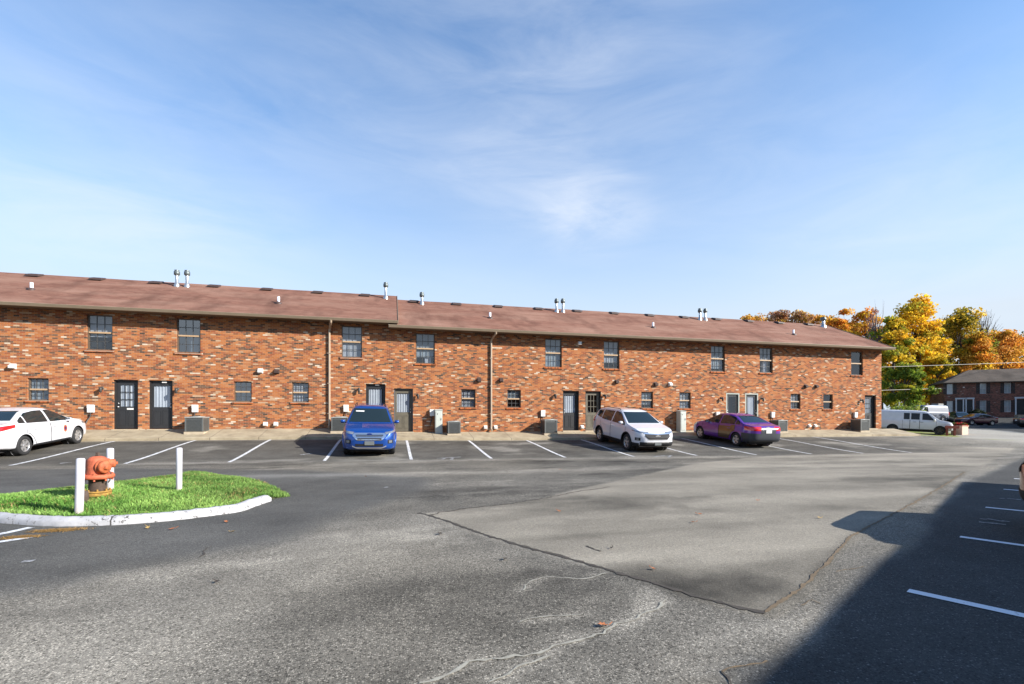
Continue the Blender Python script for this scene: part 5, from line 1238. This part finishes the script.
q.add(vs, [(0, 1, 5, 4), (1, 2, 5), (2, 3, 4, 5), (3, 0, 4), (0, 6, 7, 1), (1, 7, 8, 2), (2, 8, 9, 3), (3, 9, 6, 0), (6, 9, 8, 7)]); q.build('roof', M['roof_far'], far_b)
q = MB(); q.box(-o_-.08, WL+o_+.08, -o_-.09, -o_-.005, e-.12, e-.01); q.build('gutter', M['frame'], far_b)
M['farwhite'] = simple('white_window_sash', (.55, .57, .60), .6)
def fwin(t, z0, z1):
    q = MB(); y = .07; w = .34; th_ = .05
    q.box(t-w, t-w+th_, y-.02, y+.05, z0, z1); q.box(t+w-th_, t+w, y-.02, y+.05, z0, z1); q.box(t-w+th_, t+w-th_, y-.02, y+.05, z0, z0+th_); q.box(t-w+th_, t+w-th_, y-.02, y+.05, z1-th_, z1); q.box(t-w+th_, t+w-th_, y-.02, y+.05, (z0+z1)/2-.03, (z0+z1)/2+.03)
    q.box(t-.012, t+.012, y-.01, y+.02, z0+th_, (z0+z1)/2-.03); q.box(t-.012, t+.012, y-.01, y+.02, (z0+z1)/2+.03, z1-th_)
    o = q.build('window', M['farwhite'], far_b)
    q = MB(); q.add([(t-w+th_, y+.03, z0), (t+w-th_, y+.03, z0), (t+w-th_, y+.03, z1), (t-w+th_, y+.03, z1)], [(0, 1, 2, 3)]); q.build('pane', M['pane'], o)
    q = MB(); q.add([(t-w+th_, y+.10, z0), (t+w-th_, y+.10, z0), (t+w-th_, y+.10, z1), (t-w+th_, y+.10, z1)], [(0, 1, 2, 3)]); q.build('blind', M['farwhite'], o)
    for sg in (-1, 1):
        a, b = sorted((t+sg*(w+.03), t+sg*(w+.40))); q = MB(); q.box(a, a+.05, -.035, -.002, z0-.02, z1+.02); q.box(b-.05, b, -.035, -.002, z0-.02, z1+.02)
        n = int((z1-z0)/.07)
        for i in range(n): zz = z0+(z1-z0)*i/n; q.box(a+.05, b-.05, -.028, -.006, zz, zz+.05)
        q.build('shutter', M['shutter'], o)
for t in wins: fwin(t, 3.05, 4.55); fwin(t, .40, 2.05)
for i, t in enumerate(dts):
    q = MB(); q.box(t-.62, t-.47, -.06, .05, .02, 2.28); q.box(t+.47, t+.62, -.06, .05, .02, 2.28); q.box(t-.66, t+.66, -.07, .05, 2.281, 2.5); o = q.build('door', M['farwhite'], far_b)
    q = MB(); q.box(t-.46, t+.46, .08, .12, .05, 2.15); q.box(t-.3, t-.05, .07, .0795, .3, 1.0); q.box(t+.05, t+.3, .07, .0795, .3, 1.0); q.build('door_leaf', M['shutter'], o)
    q = MB(); q.lathe([(.03, 0), (.03, -.05), (0, -.06)], 8, (t+.38, .08, 1.0), 'y'); q.build('door_handle', M['metal'], o)
    q = MB(); q.box(t-.7, t+.7, -1.2, -.02, -.6, .0); q.build('doorstep', M['concrete'], o)
q = MB(); q.box(along(963.5)[0]-.08, along(963.5)[0]+.08, -.14, -.003, 3.95, 4.08); q.build('floodlight', M['whitebox'], far_b)

# ------------------------------------------------------------------ building behind the camera's right that shades the near lot
SUN = Vector((1.5, -1.0, .90)).normalized(); sh = np.array([SUN.x, SUN.y])/SUN.z
EH = 5.3
cor = np.array(G(966, 482)); cor = cor + sh*EH                      # eave corner whose shadow ends the dark lot
bdir = np.array(G(966, 482))-np.array(G(752, 684)); bdir /= np.hypot(*bdir); bn = np.array([bdir[1], -bdir[0]])
near = thing('apartment_building', 'brick two storey building behind the camera that shades the right hand lot', 'building', (float(cor[0]), float(cor[1]), 0), math.atan2(-bdir[1], -bdir[0]))
# local x runs back along the front from the far corner, local y points away from the lot
NL = 34.0
lx_ = Vector((-bdir[0], -bdir[1], 0)); ly_ = Vector((-lx_.y, lx_.x, 0)); sgy = 1 if ly_.x*bn[0]+ly_.y*bn[1] > 0 else -1
Yl = lambda y: y*sgy
q = MB(); nops = []
for i in range(8):
    x = 2.6+i*4.0; nops += [(x-.46, x+.46, 3.4, 4.8), (x-.46, x+.46, .9, 2.3)]
xs = sorted({.5, NL-.5} | {v for o in nops for v in o[:2]}); zs_ = sorted({-.3, EH+.05} | {v for o in nops for v in o[2:]})
for a, b in zip(xs[:-1], xs[1:]):
    for cc_, d in zip(zs_[:-1], zs_[1:]):
        if any(o[0] < (a+b)/2 < o[1] and o[2] < (cc_+d)/2 < o[3] for o in nops): continue
        q.add([(a, Yl(.5), cc_), (b, Yl(.5), cc_), (b, Yl(.5), d), (a, Yl(.5), d)], [(0, 1, 2, 3)])
for x in (.5, NL-.5): q.add([(x, Yl(.5), -.3), (x, Yl(9.5), -.3), (x, Yl(9.5), EH), (x, Yl(.5), EH)], [(0, 1, 2, 3)])
q.add([(.5, Yl(9.5), -.3), (NL-.5, Yl(9.5), -.3), (NL-.5, Yl(9.5), EH), (.5, Yl(9.5), EH)], [(0, 1, 2, 3)]); q.build('wall', M['brick'], near)
q = MB(); vs = [(0, Yl(0), EH), (NL, Yl(0), EH), (NL, Yl(10), EH), (0, Yl(10), EH), (4, Yl(5), EH+2.0), (NL-4, Yl(5), EH+2.0)]; vs += [(x, y, z-.14) for x, y, z in vs[:4]]
q.add(vs, [(0, 1, 5, 4), (1, 2, 5), (2, 3, 4, 5), (3, 0, 4), (0, 6, 7, 1), (1, 7, 8, 2), (2, 8, 9, 3), (3, 9, 6, 0), (6, 9, 8, 7)]); q.build('roof', M['roof'], near)
for o in nops:
    q = MB(); q.box(o[0], o[0]+.05, *sorted((Yl(.55), Yl(.62))), o[2], o[3]); q.box(o[1]-.05, o[1], *sorted((Yl(.55), Yl(.62))), o[2], o[3]); q.box(o[0]+.05, o[1]-.05, *sorted((Yl(.55), Yl(.62))), o[3]-.05, o[3]); q.box(o[0]+.05, o[1]-.05, *sorted((Yl(.55), Yl(.62))), o[2], o[2]+.05); q.box(o[0]+.05, o[1]-.05, *sorted((Yl(.55), Yl(.62))), (o[2]+o[3])/2-.03, (o[2]+o[3])/2+.03); w = q.build('window', M['frame'], near)
    q = MB(); q.add([(o[0], Yl(.6), o[2]), (o[1], Yl(.6), o[2]), (o[1], Yl(.6), o[3]), (o[0], Yl(.6), o[3])], [(0, 1, 2, 3)]); q.build('pane', M['carglass'], w)
# ------------------------------------------------------------------ trees
def leaf_tree(name, label, x, y, top, width, cols, trunkr=.3, n=5200, seed=0, leaf=.30, crown0=.25, bare=0, bark='bark', clumps=70, group=None, shape=1.0):
    n = int(n*(1.5 if not bare else 1)); rr = np.random.default_rng(seed); z0 = tzs(x, y); t = thing(name, label, 'tree', (x, y, z0-.1), 0, group); H_ = top-z0
    q = MB(); py = random.Random(seed)
    bend = [(py.uniform(-.03, .03)*H_, py.uniform(-.03, .03)*H_) for _ in range(5)]
    tp = [(0, 0, -.3), (0, 0, H_*.04)] + [(bend[i][0], bend[i][1], H_*(.18+.16*i)) for i in range(4)] + [(bend[4][0], bend[4][1], H_*.9)]
    rad = [trunkr*1.5, trunkr*1.1, trunkr*.9, trunkr*.75, trunkr*.55, trunkr*.35, trunkr*.10]; q.tube(tp, rad, 9)
    # limbs: each carries clumps of leaves at its end and along it
    C_ = []
    for i in range(clumps):
        f = crown0+(1-crown0)*rr.uniform(0.02, .98)**.85; a = rr.uniform(0, 2*np.pi)
        prof = math.sin(math.pi*min(.97, max(.06, (f-crown0)/(1-crown0)*.86+.12)))**.62
        rad_ = width/2*prof*shape*rr.uniform(.35, 1.0)*(.8+.35*math.sin(a*2+seed)); C_.append((rad_*math.cos(a), rad_*math.sin(a), H_*f*rr.uniform(.94, 1.0)))
    for i, (cx_, cy_, cz_) in enumerate(C_):
        if i % 2 == 0 or bare:
            s0 = max(.12, min(.82, cz_/H_*py.uniform(.55, .8))); k_ = np.interp(s0*H_, [p_[2] for p_ in tp], range(len(tp))); j = min(int(k_), len(tp)-2); fr = k_-j
            st = [tp[j][a]+(tp[j+1][a]-tp[j][a])*fr for a in range(3)]; m1 = [(st[a]*.5+(cx_, cy_, cz_)[a]*.5)+py.uniform(-.4, .4) for a in range(3)]
            r0 = trunkr*(.34 if i % 4 == 0 else .2); q.tube([st, m1, (cx_, cy_, cz_)], [r0, r0*.55, r0*.12], 5, cap=False)
            if bare:
                for _ in range(4):
                    e = (cx_+py.uniform(-1.4, 1.4), cy_+py.uniform(-1.4, 1.4), cz_+py.uniform(-.3, 1.8)); q.tube([m1, [(m1[a]+e[a])/2+py.uniform(-.3, .3) for a in range(3)], e], [r0*.4, r0*.2, r0*.08], 4, cap=False)
    q.build('trunk', M[bark], t)
    cen = np.array(C_); w_ = rr.uniform(.4, 1, len(cen)); idx_ = rr.choice(len(cen), n, p=w_/w_.sum())
    spread = width*rr.uniform(.07, .15, len(cen)); v_ = rr.normal(0, 1, (n, 3)); v_ /= np.linalg.norm(v_, axis=1)[:, None]; rad_ = rr.uniform(0, 1, n)**.45
    pos_ = cen[idx_] + v_*(rad_*spread[idx_])[:, None]*np.array([1.15, 1.15, .8])
    # leaf sprays: bent quads, drooping a little
    s_ = leaf*rr.uniform(.5, 1.25, n); a1 = rr.normal(0, 1, (n, 3)); a1 /= np.linalg.norm(a1, axis=1)[:, None]; a2 = np.cross(a1, rr.normal(0, 1, (n, 3))); a2 /= np.linalg.norm(a2, axis=1)[:, None]; a3 = np.cross(a1, a2)
    A1, A2, A3 = a1*s_[:, None]*.5, a2*s_[:, None]*.32, a3*s_[:, None]*.12
    V = np.concatenate([pos_-A1, pos_-A2*1.0+A3, pos_+A1, pos_+A2+A3]); i_ = np.arange(n); T = np.stack([i_, i_+n, i_+2*n, i_+3*n], 1)
    cols = np.array(cols); ccol = cols[rr.integers(0, len(cols), len(cen))]
    # lower and inner clumps turn later: greener low down, as on the real trees
    base_ = ccol[idx_]*.62 + cols[rr.integers(0, len(cols), n)]*.38; base_ = base_*rr.uniform(.6, 1.3, (n, 1))
    np_mesh('crown', V, T, M['leaf'], parent=t, colors=np.concatenate([base_]*4)); return t
YEL = [(.82, .52, .03), (.86, .60, .04), (.80, .43, .03)]; ORA = [(.74, .29, .035), (.78, .40, .045), (.68, .25, .04)]; GRN = [(.16, .25, .03), (.30, .36, .04), (.10, .16, .025)]
MIX = YEL+[(.40, .36, .035), (.28, .30, .035)]; OLV = [(.38, .29, .04), (.46, .33, .04), (.56, .36, .035), (.24, .23, .035)]; PUR = [(.32, .17, .13), (.40, .23, .14), (.26, .15, .12)]; RUS = [(.68, .32, .05), (.76, .45, .05), (.60, .30, .08), (.50, .34, .05)]
def vtop(u, v, dep): return CAM_H+(V0-v)/F_PX*dep
TG = 'autumn trees behind the buildings'
def T_(u, v, dep, wpx, cols, label, seed, **kw):
    x, y = at(u, dep); leaf_tree(kw.pop('name', 'autumn_tree'), label, x, y, vtop(u, v, dep), wpx/F_PX*dep, cols, seed=seed, group=TG, **kw)
T_(916, 294, 80, 62, YEL+YEL+MIX, 'tallest golden yellow tree rising behind the two vans', 1, trunkr=.42, n=9500, clumps=115, leaf=.5, crown0=.22)
T_(893, 313, 76, 44, MIX+GRN+YEL[:1], 'yellow green tree just right of the brick row roof end', 2, n=6500, clumps=80, leaf=.5, crown0=.12)
T_(962, 308, 88, 58, OLV+MIX[:1]+GRN[:1], 'olive green tree with a broad top right of the golden tree', 3, n=7500, clumps=90, leaf=.5, crown0=.18)
T_(905, 362, 70, 40, GRN+GRN+[(.5, .42, .03), (.4, .4, .04)], 'low green tree behind the white van, under the golden tree', 4, n=5500, clumps=65, leaf=.42, crown0=.03)
T_(938, 352, 76, 34, GRN+MIX+YEL[:1], 'green and yellow tree left of the dark brick building', 5, n=4500, clumps=55, leaf=.42, crown0=.05)
T_(1004, 329, 92, 56, ORA+RUS, 'bright orange tree above the roof of the dark brick building', 6, n=7000, clumps=85, leaf=.5)
T_(978, 334, 86, 46, RUS+ORA[:1], 'rust coloured tree between the olive tree and the bright orange tree', 7, n=6000, clumps=70, leaf=.48)
T_(1035, 331, 110, 60, [(.06, .09, .03), (.08, .10, .03), (.11, .11, .04)], 'dark green tree behind the orange tree at the right edge', 8, n=5500, clumps=70, leaf=.6)
T_(864, 308, 92, 42, ORA+YEL+RUS, 'orange and yellow tree behind the roof left of the bare tree', 9, n=5000, clumps=60, leaf=.5)
T_(842, 309, 96, 42, ORA+YEL[:1], 'deep orange tree second from the bare tree behind the roof', 10, n=4500, clumps=55, leaf=.5)
T_(800, 308, 98, 50, PUR+YEL[:1]+RUS, 'dusky purple brown tree with a yellow patch behind the middle of the roof', 11, n=5500, clumps=70, leaf=.5)
T_(778, 306, 104, 46, PUR+ORA[:1]+YEL[:1], 'purple grey tree behind the twin flue pipes roof section', 12, n=5000, clumps=60, leaf=.5)
T_(745, 311, 100, 42, ORA+RUS, 'small orange treetop furthest left above the roof', 13, n=4500, clumps=55, leaf=.5)
T_(822, 312, 102, 44, RUS+YEL[:1]+PUR[:1], 'rusty yellow treetop behind the single flue near the roof end', 15, n=4500, clumps=55, leaf=.5)
T_(875, 305, 84, 30, [(.42, .20, .16), (.36, .17, .14)], 'nearly bare pale tree with a few pink leaves behind the roof end', 14, trunkr=.55, n=520, clumps=46, bare=1, bark='barkpale', leaf=.42, crown0=.3, name='bare_tree')
T_(984, 312, 96, 30, [(.05, .05, .05)], 'leafless dark tree with fine twigs right of the olive tree', 16, trunkr=.5, n=60, clumps=46, bare=1, leaf=.3, crown0=.35, name='bare_tree')
T_(758, 314, 108, 42, RUS+ORA[:1], 'small rusty treetop right of the orange treetop furthest left above the roof', 21, n=4500, clumps=55, leaf=.5)
T_(850, 322, 82, 40, ORA+YEL+OLV[:1], 'broad orange treetop close behind the sloping roof end', 22, n=6000, clumps=70, leaf=.45)
T_(882, 330, 90, 40, YEL[:2]+MIX, 'yellow green tree filling the gap between the bare tree and the golden tree', 23, n=6000, clumps=70, leaf=.5)
T_(945, 322, 100, 50, RUS+OLV+YEL[:1], 'brownish tree between the golden tree and the olive tree, further back', 24, n=6500, clumps=75, leaf=.55)
T_(925, 345, 92, 60, MIX+GRN[:1], 'yellow tree low behind the vans, further back than the golden tree', 25, n=6500, clumps=75, leaf=.5, crown0=.03)
T_(990, 345, 110, 60, ORA+OLV, 'orange brown tree low above the dark brick roof, furthest back', 26, n=6500, clumps=75, leaf=.6)
for i_, (x_, y_, h_) in enumerate(((83, 34.5, 10.5), (90, 33, 11), (98, 28, 11), (106, 22, 11), (77, 31, 9))): leaf_tree('autumn_tree', ['tree shading the far lot, nearest to the maroon sedan', 'tree shading the dark brick building front', 'tree shading the lot, third along the bank outside the picture', 'tree furthest along the shaded bank outside the picture', 'lower tree at the start of the shaded bank outside the picture'][i_], x_, y_, h_, 10, OLV+RUS, .3, 4200, 90+i_, .5, .2, group=TG)  # unseen trees added to throw shade over the far lot and building
T_(1080, 322, 90, 70, ORA+YEL, 'orange yellow tree outside the right edge of the picture', 17, n=5500, clumps=70, leaf=.5)
T_(1140, 330, 96, 70, OLV, 'olive tree furthest right outside the picture', 18, n=5000, clumps=70, leaf=.5)
def shrub(x, y, h_, w_, label, cols, seed, group=None):
    rr = np.random.default_rng(seed); n = 1500; z0 = tzs(x, y); t = thing('shrub', label, 'shrub', (x, y, z0), 0, group)
    q = MB(); py = random.Random(seed)
    for i in range(7): a = py.uniform(0, 6.3); q.tube([(0, 0, -.1), (.2*w_*math.cos(a), .2*w_*math.sin(a), h_*.4), (.38*w_*math.cos(a), .38*w_*math.sin(a), h_*py.uniform(.6, .9))], [.03, .02, .008], 5, cap=False)
    q.build('stems', M['bark'], t)
    v_ = rr.normal(0, 1, (n, 3)); v_ /= np.linalg.norm(v_, axis=1)[:, None]; r_ = rr.uniform(.2, 1, n)**.5*(.8+.3*np.sin(v_[:, 0]*5+seed)*np.cos(v_[:, 1]*4))
    pos_ = v_*r_[:, None]*np.array([w_/2, w_/2, h_*.5])+np.array([0, 0, h_*.5]); s_ = rr.uniform(.06, .16, n); a1 = rr.normal(0, 1, (n, 3)); a1 /= np.linalg.norm(a1, axis=1)[:, None]; a2 = np.cross(a1, v_); a2 /= np.linalg.norm(a2, axis=1)[:, None]+1e-6
    V = np.concatenate([pos_-a1*s_[:, None], pos_-a2*s_[:, None]*.6, pos_+a1*s_[:, None], pos_+a2*s_[:, None]*.6]); i_ = np.arange(n); c_ = np.array(cols)[rr.integers(0, len(cols), n)]*rr.uniform(.6, 1.3, (n, 1))
    np_mesh('foliage', V, np.stack([i_, i_+n, i_+2*n, i_+3*n], 1), M['leaf'], parent=t, colors=np.concatenate([c_]*4))
DK = [(.03, .045, .02), (.04, .055, .022), (.05, .05, .025)]
for i, (t_, h_, w_) in enumerate(((3.0, 1.1, 1.8), (10.2, 1.0, 2.4), (12.6, 1.2, 2.6), (15.0, 1.0, 2.2), (17.6, 1.1, 2.4), (21.5, 1.1, 2.4))):
    pp = fo+fe*t_+fn*1.6; shrub(float(pp[0]), float(pp[1]), h_, w_, 'dark clipped shrub in the bed under the far dark brick building', DK, 40+i, 'dark shrubs under the far building')
for i, (u, dep, h_, w_, lb) in enumerate(((893, 50, 2.3, 4.0, 'leafy green shrub behind the rear half of the white passenger van'), (906, 54, 2.6, 4.4, 'leafy green shrub behind the cab of the white passenger van'), (884, 47, 2.0, 3.0, 'leafy green shrub at the corner behind the brick row'))):
    x, y = at(u, dep); shrub(x, y, h_, w_, lb, GRN+[(.2, .2, .03)], 60+i)

# ------------------------------------------------------------------ poles and overhead lines
def pole(x, y, h_, label):
    z = tzs(x, y); t = thing('utility_pole', label, 'utility pole', (x, y, z)); q = MB(); q.tube([(0, 0, -.5), (0, 0, h_)], [.17, .11], 12); q.build('shaft', M['wood'], t)
    q = MB(); q.box(-.06, .06, -1.1, 1.1, h_-.6, h_-.48); q.build('crossarm', M['wood'], t)
    q = MB()
    for yy in (-.9, -.3, .3, .9): q.lathe([(.03, h_-.48), (.05, h_-.42), (.03, h_-.36), (.05, h_-.32), (0, h_-.30)], 10, (0, yy, 0))
    q.build('insulators', M['whitebox'], t); return z+h_
YP = 50.0
pole(20, YP, 8.8-tzs(20, YP)+.0, 'wooden utility pole hidden behind the brick row'); pole(118, YP, 11.6-tzs(118, YP), 'wooden utility pole beyond the right edge of the picture')
def cable(z0, z1, label, sag, x0=20, x1=118, y0=YP, y1=YP, r=.03):
    q = MB(); n = 40; q.tube([(x0+(x1-x0)*i/n, y0+(y1-y0)*i/n, z0+(z1-z0)*i/n-4*sag*(i/n)*(1-i/n)) for i in range(n+1)], r, 6); o = q.build('overhead_cable', M['cable']); tag(o, label, 'cable', 'overhead cables')
def cab_z(u, v): d = ray(u); return CAM_H+(V0-v)/F_PX*YP/d[1], d[0]*YP/d[1]
za, xa = cab_z(882, 366.3); zb2, xb2 = cab_z(1024, 362)
sl = (zb2-za)/(xb2-xa); cable(za-sl*(xa-20)+.25, za+sl*(118-xa)+.25, 'pale overhead cable crossing the golden tree, the upper of two', .35)
za, xa = cab_z(882, 389.2); zb2, xb2 = cab_z(939, 387.6); sl = (zb2-za)/(xb2-xa)
lx1, ly1 = fo-fe*.02; cable(za-sl*(xa-20)+.1, zb2+.12, 'pale service cable running low behind the white van to the dark brick building', .12, 20, float(lx1), YP, float(ly1))

# ------------------------------------------------------------------ small things by the drive
bx_, by_ = at(959.5, 42.5); bz_ = tzs(bx_, by_)
t = thing('masonry_pier', 'pinkish masonry pier with red planting at the edge of the drive by the white van', 'pier', (bx_, by_, bz_), R(4))
q = MB(); q.box(-.42, .42, -.42, .42, -.2, .72); q.build('block', M['peach'], t, .02)
q = MB(); q.box(-.46, .46, -.46, .46, .721, .79); q.build('coping', M['peach'], t, .015)
rr = np.random.default_rng(5); n = 260; P_ = np.stack([rr.uniform(-.42, .5, n), rr.uniform(-.4, .4, n), .8+rr.uniform(0, .22, n)], 1); a1 = rr.normal(0, .07, (n, 3)); a2 = rr.normal(0, .05, (n, 3)); i_ = np.arange(n)
cc2 = np.array([(.35, .02, .02), (.25, .02, .03), (.06, .09, .02)])[rr.integers(0, 3, n)]
np_mesh('red_plant', np.concatenate([P_-a1, P_-a2, P_+a1, P_+a2]), np.stack([i_, i_+n, i_+2*n, i_+3*n], 1), M['leaf'], parent=t, colors=np.concatenate([cc2]*4))
bx_, by_ = at(952.8, 41.6); bz_ = tzs(bx_, by_)
t = thing('timber_barrier', 'short red brown timber barrier between the white van and the pinkish pier', 'barrier', (bx_, by_, bz_), -YAW-.3)
for sx in (-.42, .12):
    q = MB(); q.box(sx-.07, sx+.07, -.07, .07, -.2, .88); q.build('post', M['redbrown'], t, .01)
q = MB(); q.box(-.6, .42, -.12, -.072, .62, .85); q.build('rail', M['redbrown'], t, .008)
# fallen leaves
LF = [(603, 627, 0), (653, 570, 0), (440, 534.5, 2), (270, 489, 0), (366, 477, 0), (559, 512, 0), (700, 515, 0), (819, 518.5, 1), (757, 501, 0), (693, 523, 0), (148, 528.5, 1), (226, 522.5, 0), (233, 532.5, 1), (217, 583, 2), (612, 549, 2), (172, 530, 0), (505, 560, 2), (826, 455, 0), (560, 470, 0)]
lm = [simple('rust_leaf', (.36, .12, .04), .8, 0, .3, 30), simple('tan_leaf', (.42, .28, .09), .8, 0, .3, 30), simple('dark_leaf', (.05, .035, .025), .8, 0, .3, 30)]
names = ['curled rust coloured leaf lying on the asphalt', 'dry tan leaf lying on the asphalt', 'dark withered leaf lying on the asphalt']
for i, (u, v, c_) in enumerate(LF):
    x, y = G(u, v); r_ = random.Random(i); s_ = r_.uniform(.026, .045); q = MB(); n = 9
    vs = []; outl = [(0, -1), (.25, -.5), (.75, -.45), (.5, 0), (.8, .4), (.3, .45), (0, 1), (-.3, .45), (-.8, .4), (-.5, 0), (-.75, -.45), (-.25, -.5)]
    vs = [(a*s_, b*s_, .012+.35*s_*(a*a+.4*b*b)*r_.uniform(.6, 1.6)) for a, b in outl]+[(0, 0, .008)]; q.add(vs, [(j, (j+1) % 12, 12) for j in range(12)], 0, True)
    q.tube([(0, -s_, .015), (.02, -s_*1.7, .03)], .003, 4)
    o = q.build('fallen_leaf', lm[c_]); o.location = (x, y, tzs(x, y)+.004); o.rotation_euler = (r_.uniform(-.3, .3), r_.uniform(-.3, .3), r_.uniform(0, 6)); tag(o, names[c_], 'leaf', 'fallen leaves on the asphalt')

# ------------------------------------------------------------------ sky, sun, output
w = bpy.data.worlds.new("World"); SC.world = w; w.use_nodes = True; nt = w.node_tree; k = NT(nt); bg = nt.nodes['Background']
el = math.asin(SUN.z); 
sky = nt.nodes.new('ShaderNodeTexSky'); sky.sky_type = 'NISHITA'; sky.sun_disc = False; sky.sun_elevation = el; sky.sun_rotation = math.atan2(SUN.x, SUN.y)
sky.altitude = 150; sky.air_density = 1.0; sky.dust_density = .25; sky.ozone_density = 1.2
tc = k.n('ShaderNodeTexCoord').outputs['Generated']
s = k.n('ShaderNodeSeparateXYZ', {0: tc}).outputs
# cirrus: a thin layer projected on a high flat ceiling
den = k.math('ADD', k.math('MAXIMUM', s[2], 0.0), .12); px_ = k.math('DIVIDE', s[0], den); py_ = k.math('DIVIDE', s[1], den)
cv = k.n('ShaderNodeCombineXYZ', {0: px_, 1: py_}).outputs[0]
rot = k.n('ShaderNodeMapping', {'Vector': cv, 'Rotation': (0, 0, R(SKYROT)), 'Scale': (.42, 1.5, 1), 'Location': (SKYX, SKYY, 0)}).outputs[0]
n1 = k.noise(rot, .9, 8, .58, .6); n2 = k.noise(cv, .55, 4, .5)
cl = k.math('MULTIPLY', k.math('SUBTRACT', k.math('ADD', k.math('MULTIPLY', n1, .62), k.math('MULTIPLY', n2, .5)), CLT), CLG, clamp=True)
cl = k.math('MULTIPLY', cl, CLM)
def puff(u, v, size, amp, flat=1.0):
    d = Vector(ray(u, v)).normalized(); dt = k.n('ShaderNodeVectorMath', {0: k.n('ShaderNodeVectorMath', {0: tc, 1: (d.x, d.y, d.z)}, operation='SUBTRACT').outputs[0], 1: (1, 1, flat)}, operation='MULTIPLY').outputs[0]
    l = k.n('ShaderNodeVectorMath', {0: dt}, operation='LENGTH').outputs['Value']
    m_ = k.n('ShaderNodeMapRange', {0: l, 1: size, 2: 0.0, 3: 0.0, 4: 1.0}, interpolation_type='SMOOTHERSTEP').outputs[0]
    return k.math('MULTIPLY', k.math('MULTIPLY', m_, k.math('ADD', k.math('MULTIPLY', n3, 2.3), -.62, clamp=True)), amp)
n3 = k.noise(k.n('ShaderNodeMapping', {'Vector': tc, 'Rotation': (0, R(9), R(10)), 'Scale': (3.4, 5, 15)}).outputs[0], 1.0, 7, .6, .5)
for a in PUFFS: cl = k.math('ADD', cl, puff(*a), clamp=True)
hz = k.math('POWER', k.math('SUBTRACT', 1.0, k.math('MAXIMUM', s[2], 0.0), clamp=True), 3.6)
skc = k.mix(1, sky.outputs[0], SKYTINT, 'MULTIPLY')
hzv = k.math('MULTIPLY', hz, HZM, clamp=True); skc = k.mix(hzv, skc, HZC)
col = k.mix(cl, skc, CLOUDC)
k.link(col, bg.inputs[0]); bg.inputs[1].default_value = SKYS
sl_ = bpy.data.lights.new('sun', 'SUN'); sl_.energy = SUNE; sl_.angle = R(.30); sl_.color = (1.0, .955, .88); so = bpy.data.objects.new('sun', sl_); COL.objects.link(so)
so.rotation_euler = SUN.to_track_quat('Z', 'Y').to_euler(); so.location = (30, -30, 40)
SC.view_settings.view_transform = 'Standard'; SC.view_settings.look = 'None'; SC.view_settings.exposure = EXPO; SC.view_settings.gamma = 1
SC.render.resolution_x = 1024; SC.render.resolution_y = 684
SC.cycles.use_denoising = True; SC.cycles.max_bounces = 6; SC.cycles.transparent_max_bounces = 12; SC.cycles.caustics_reflective = False; SC.cycles.caustics_refractive = False
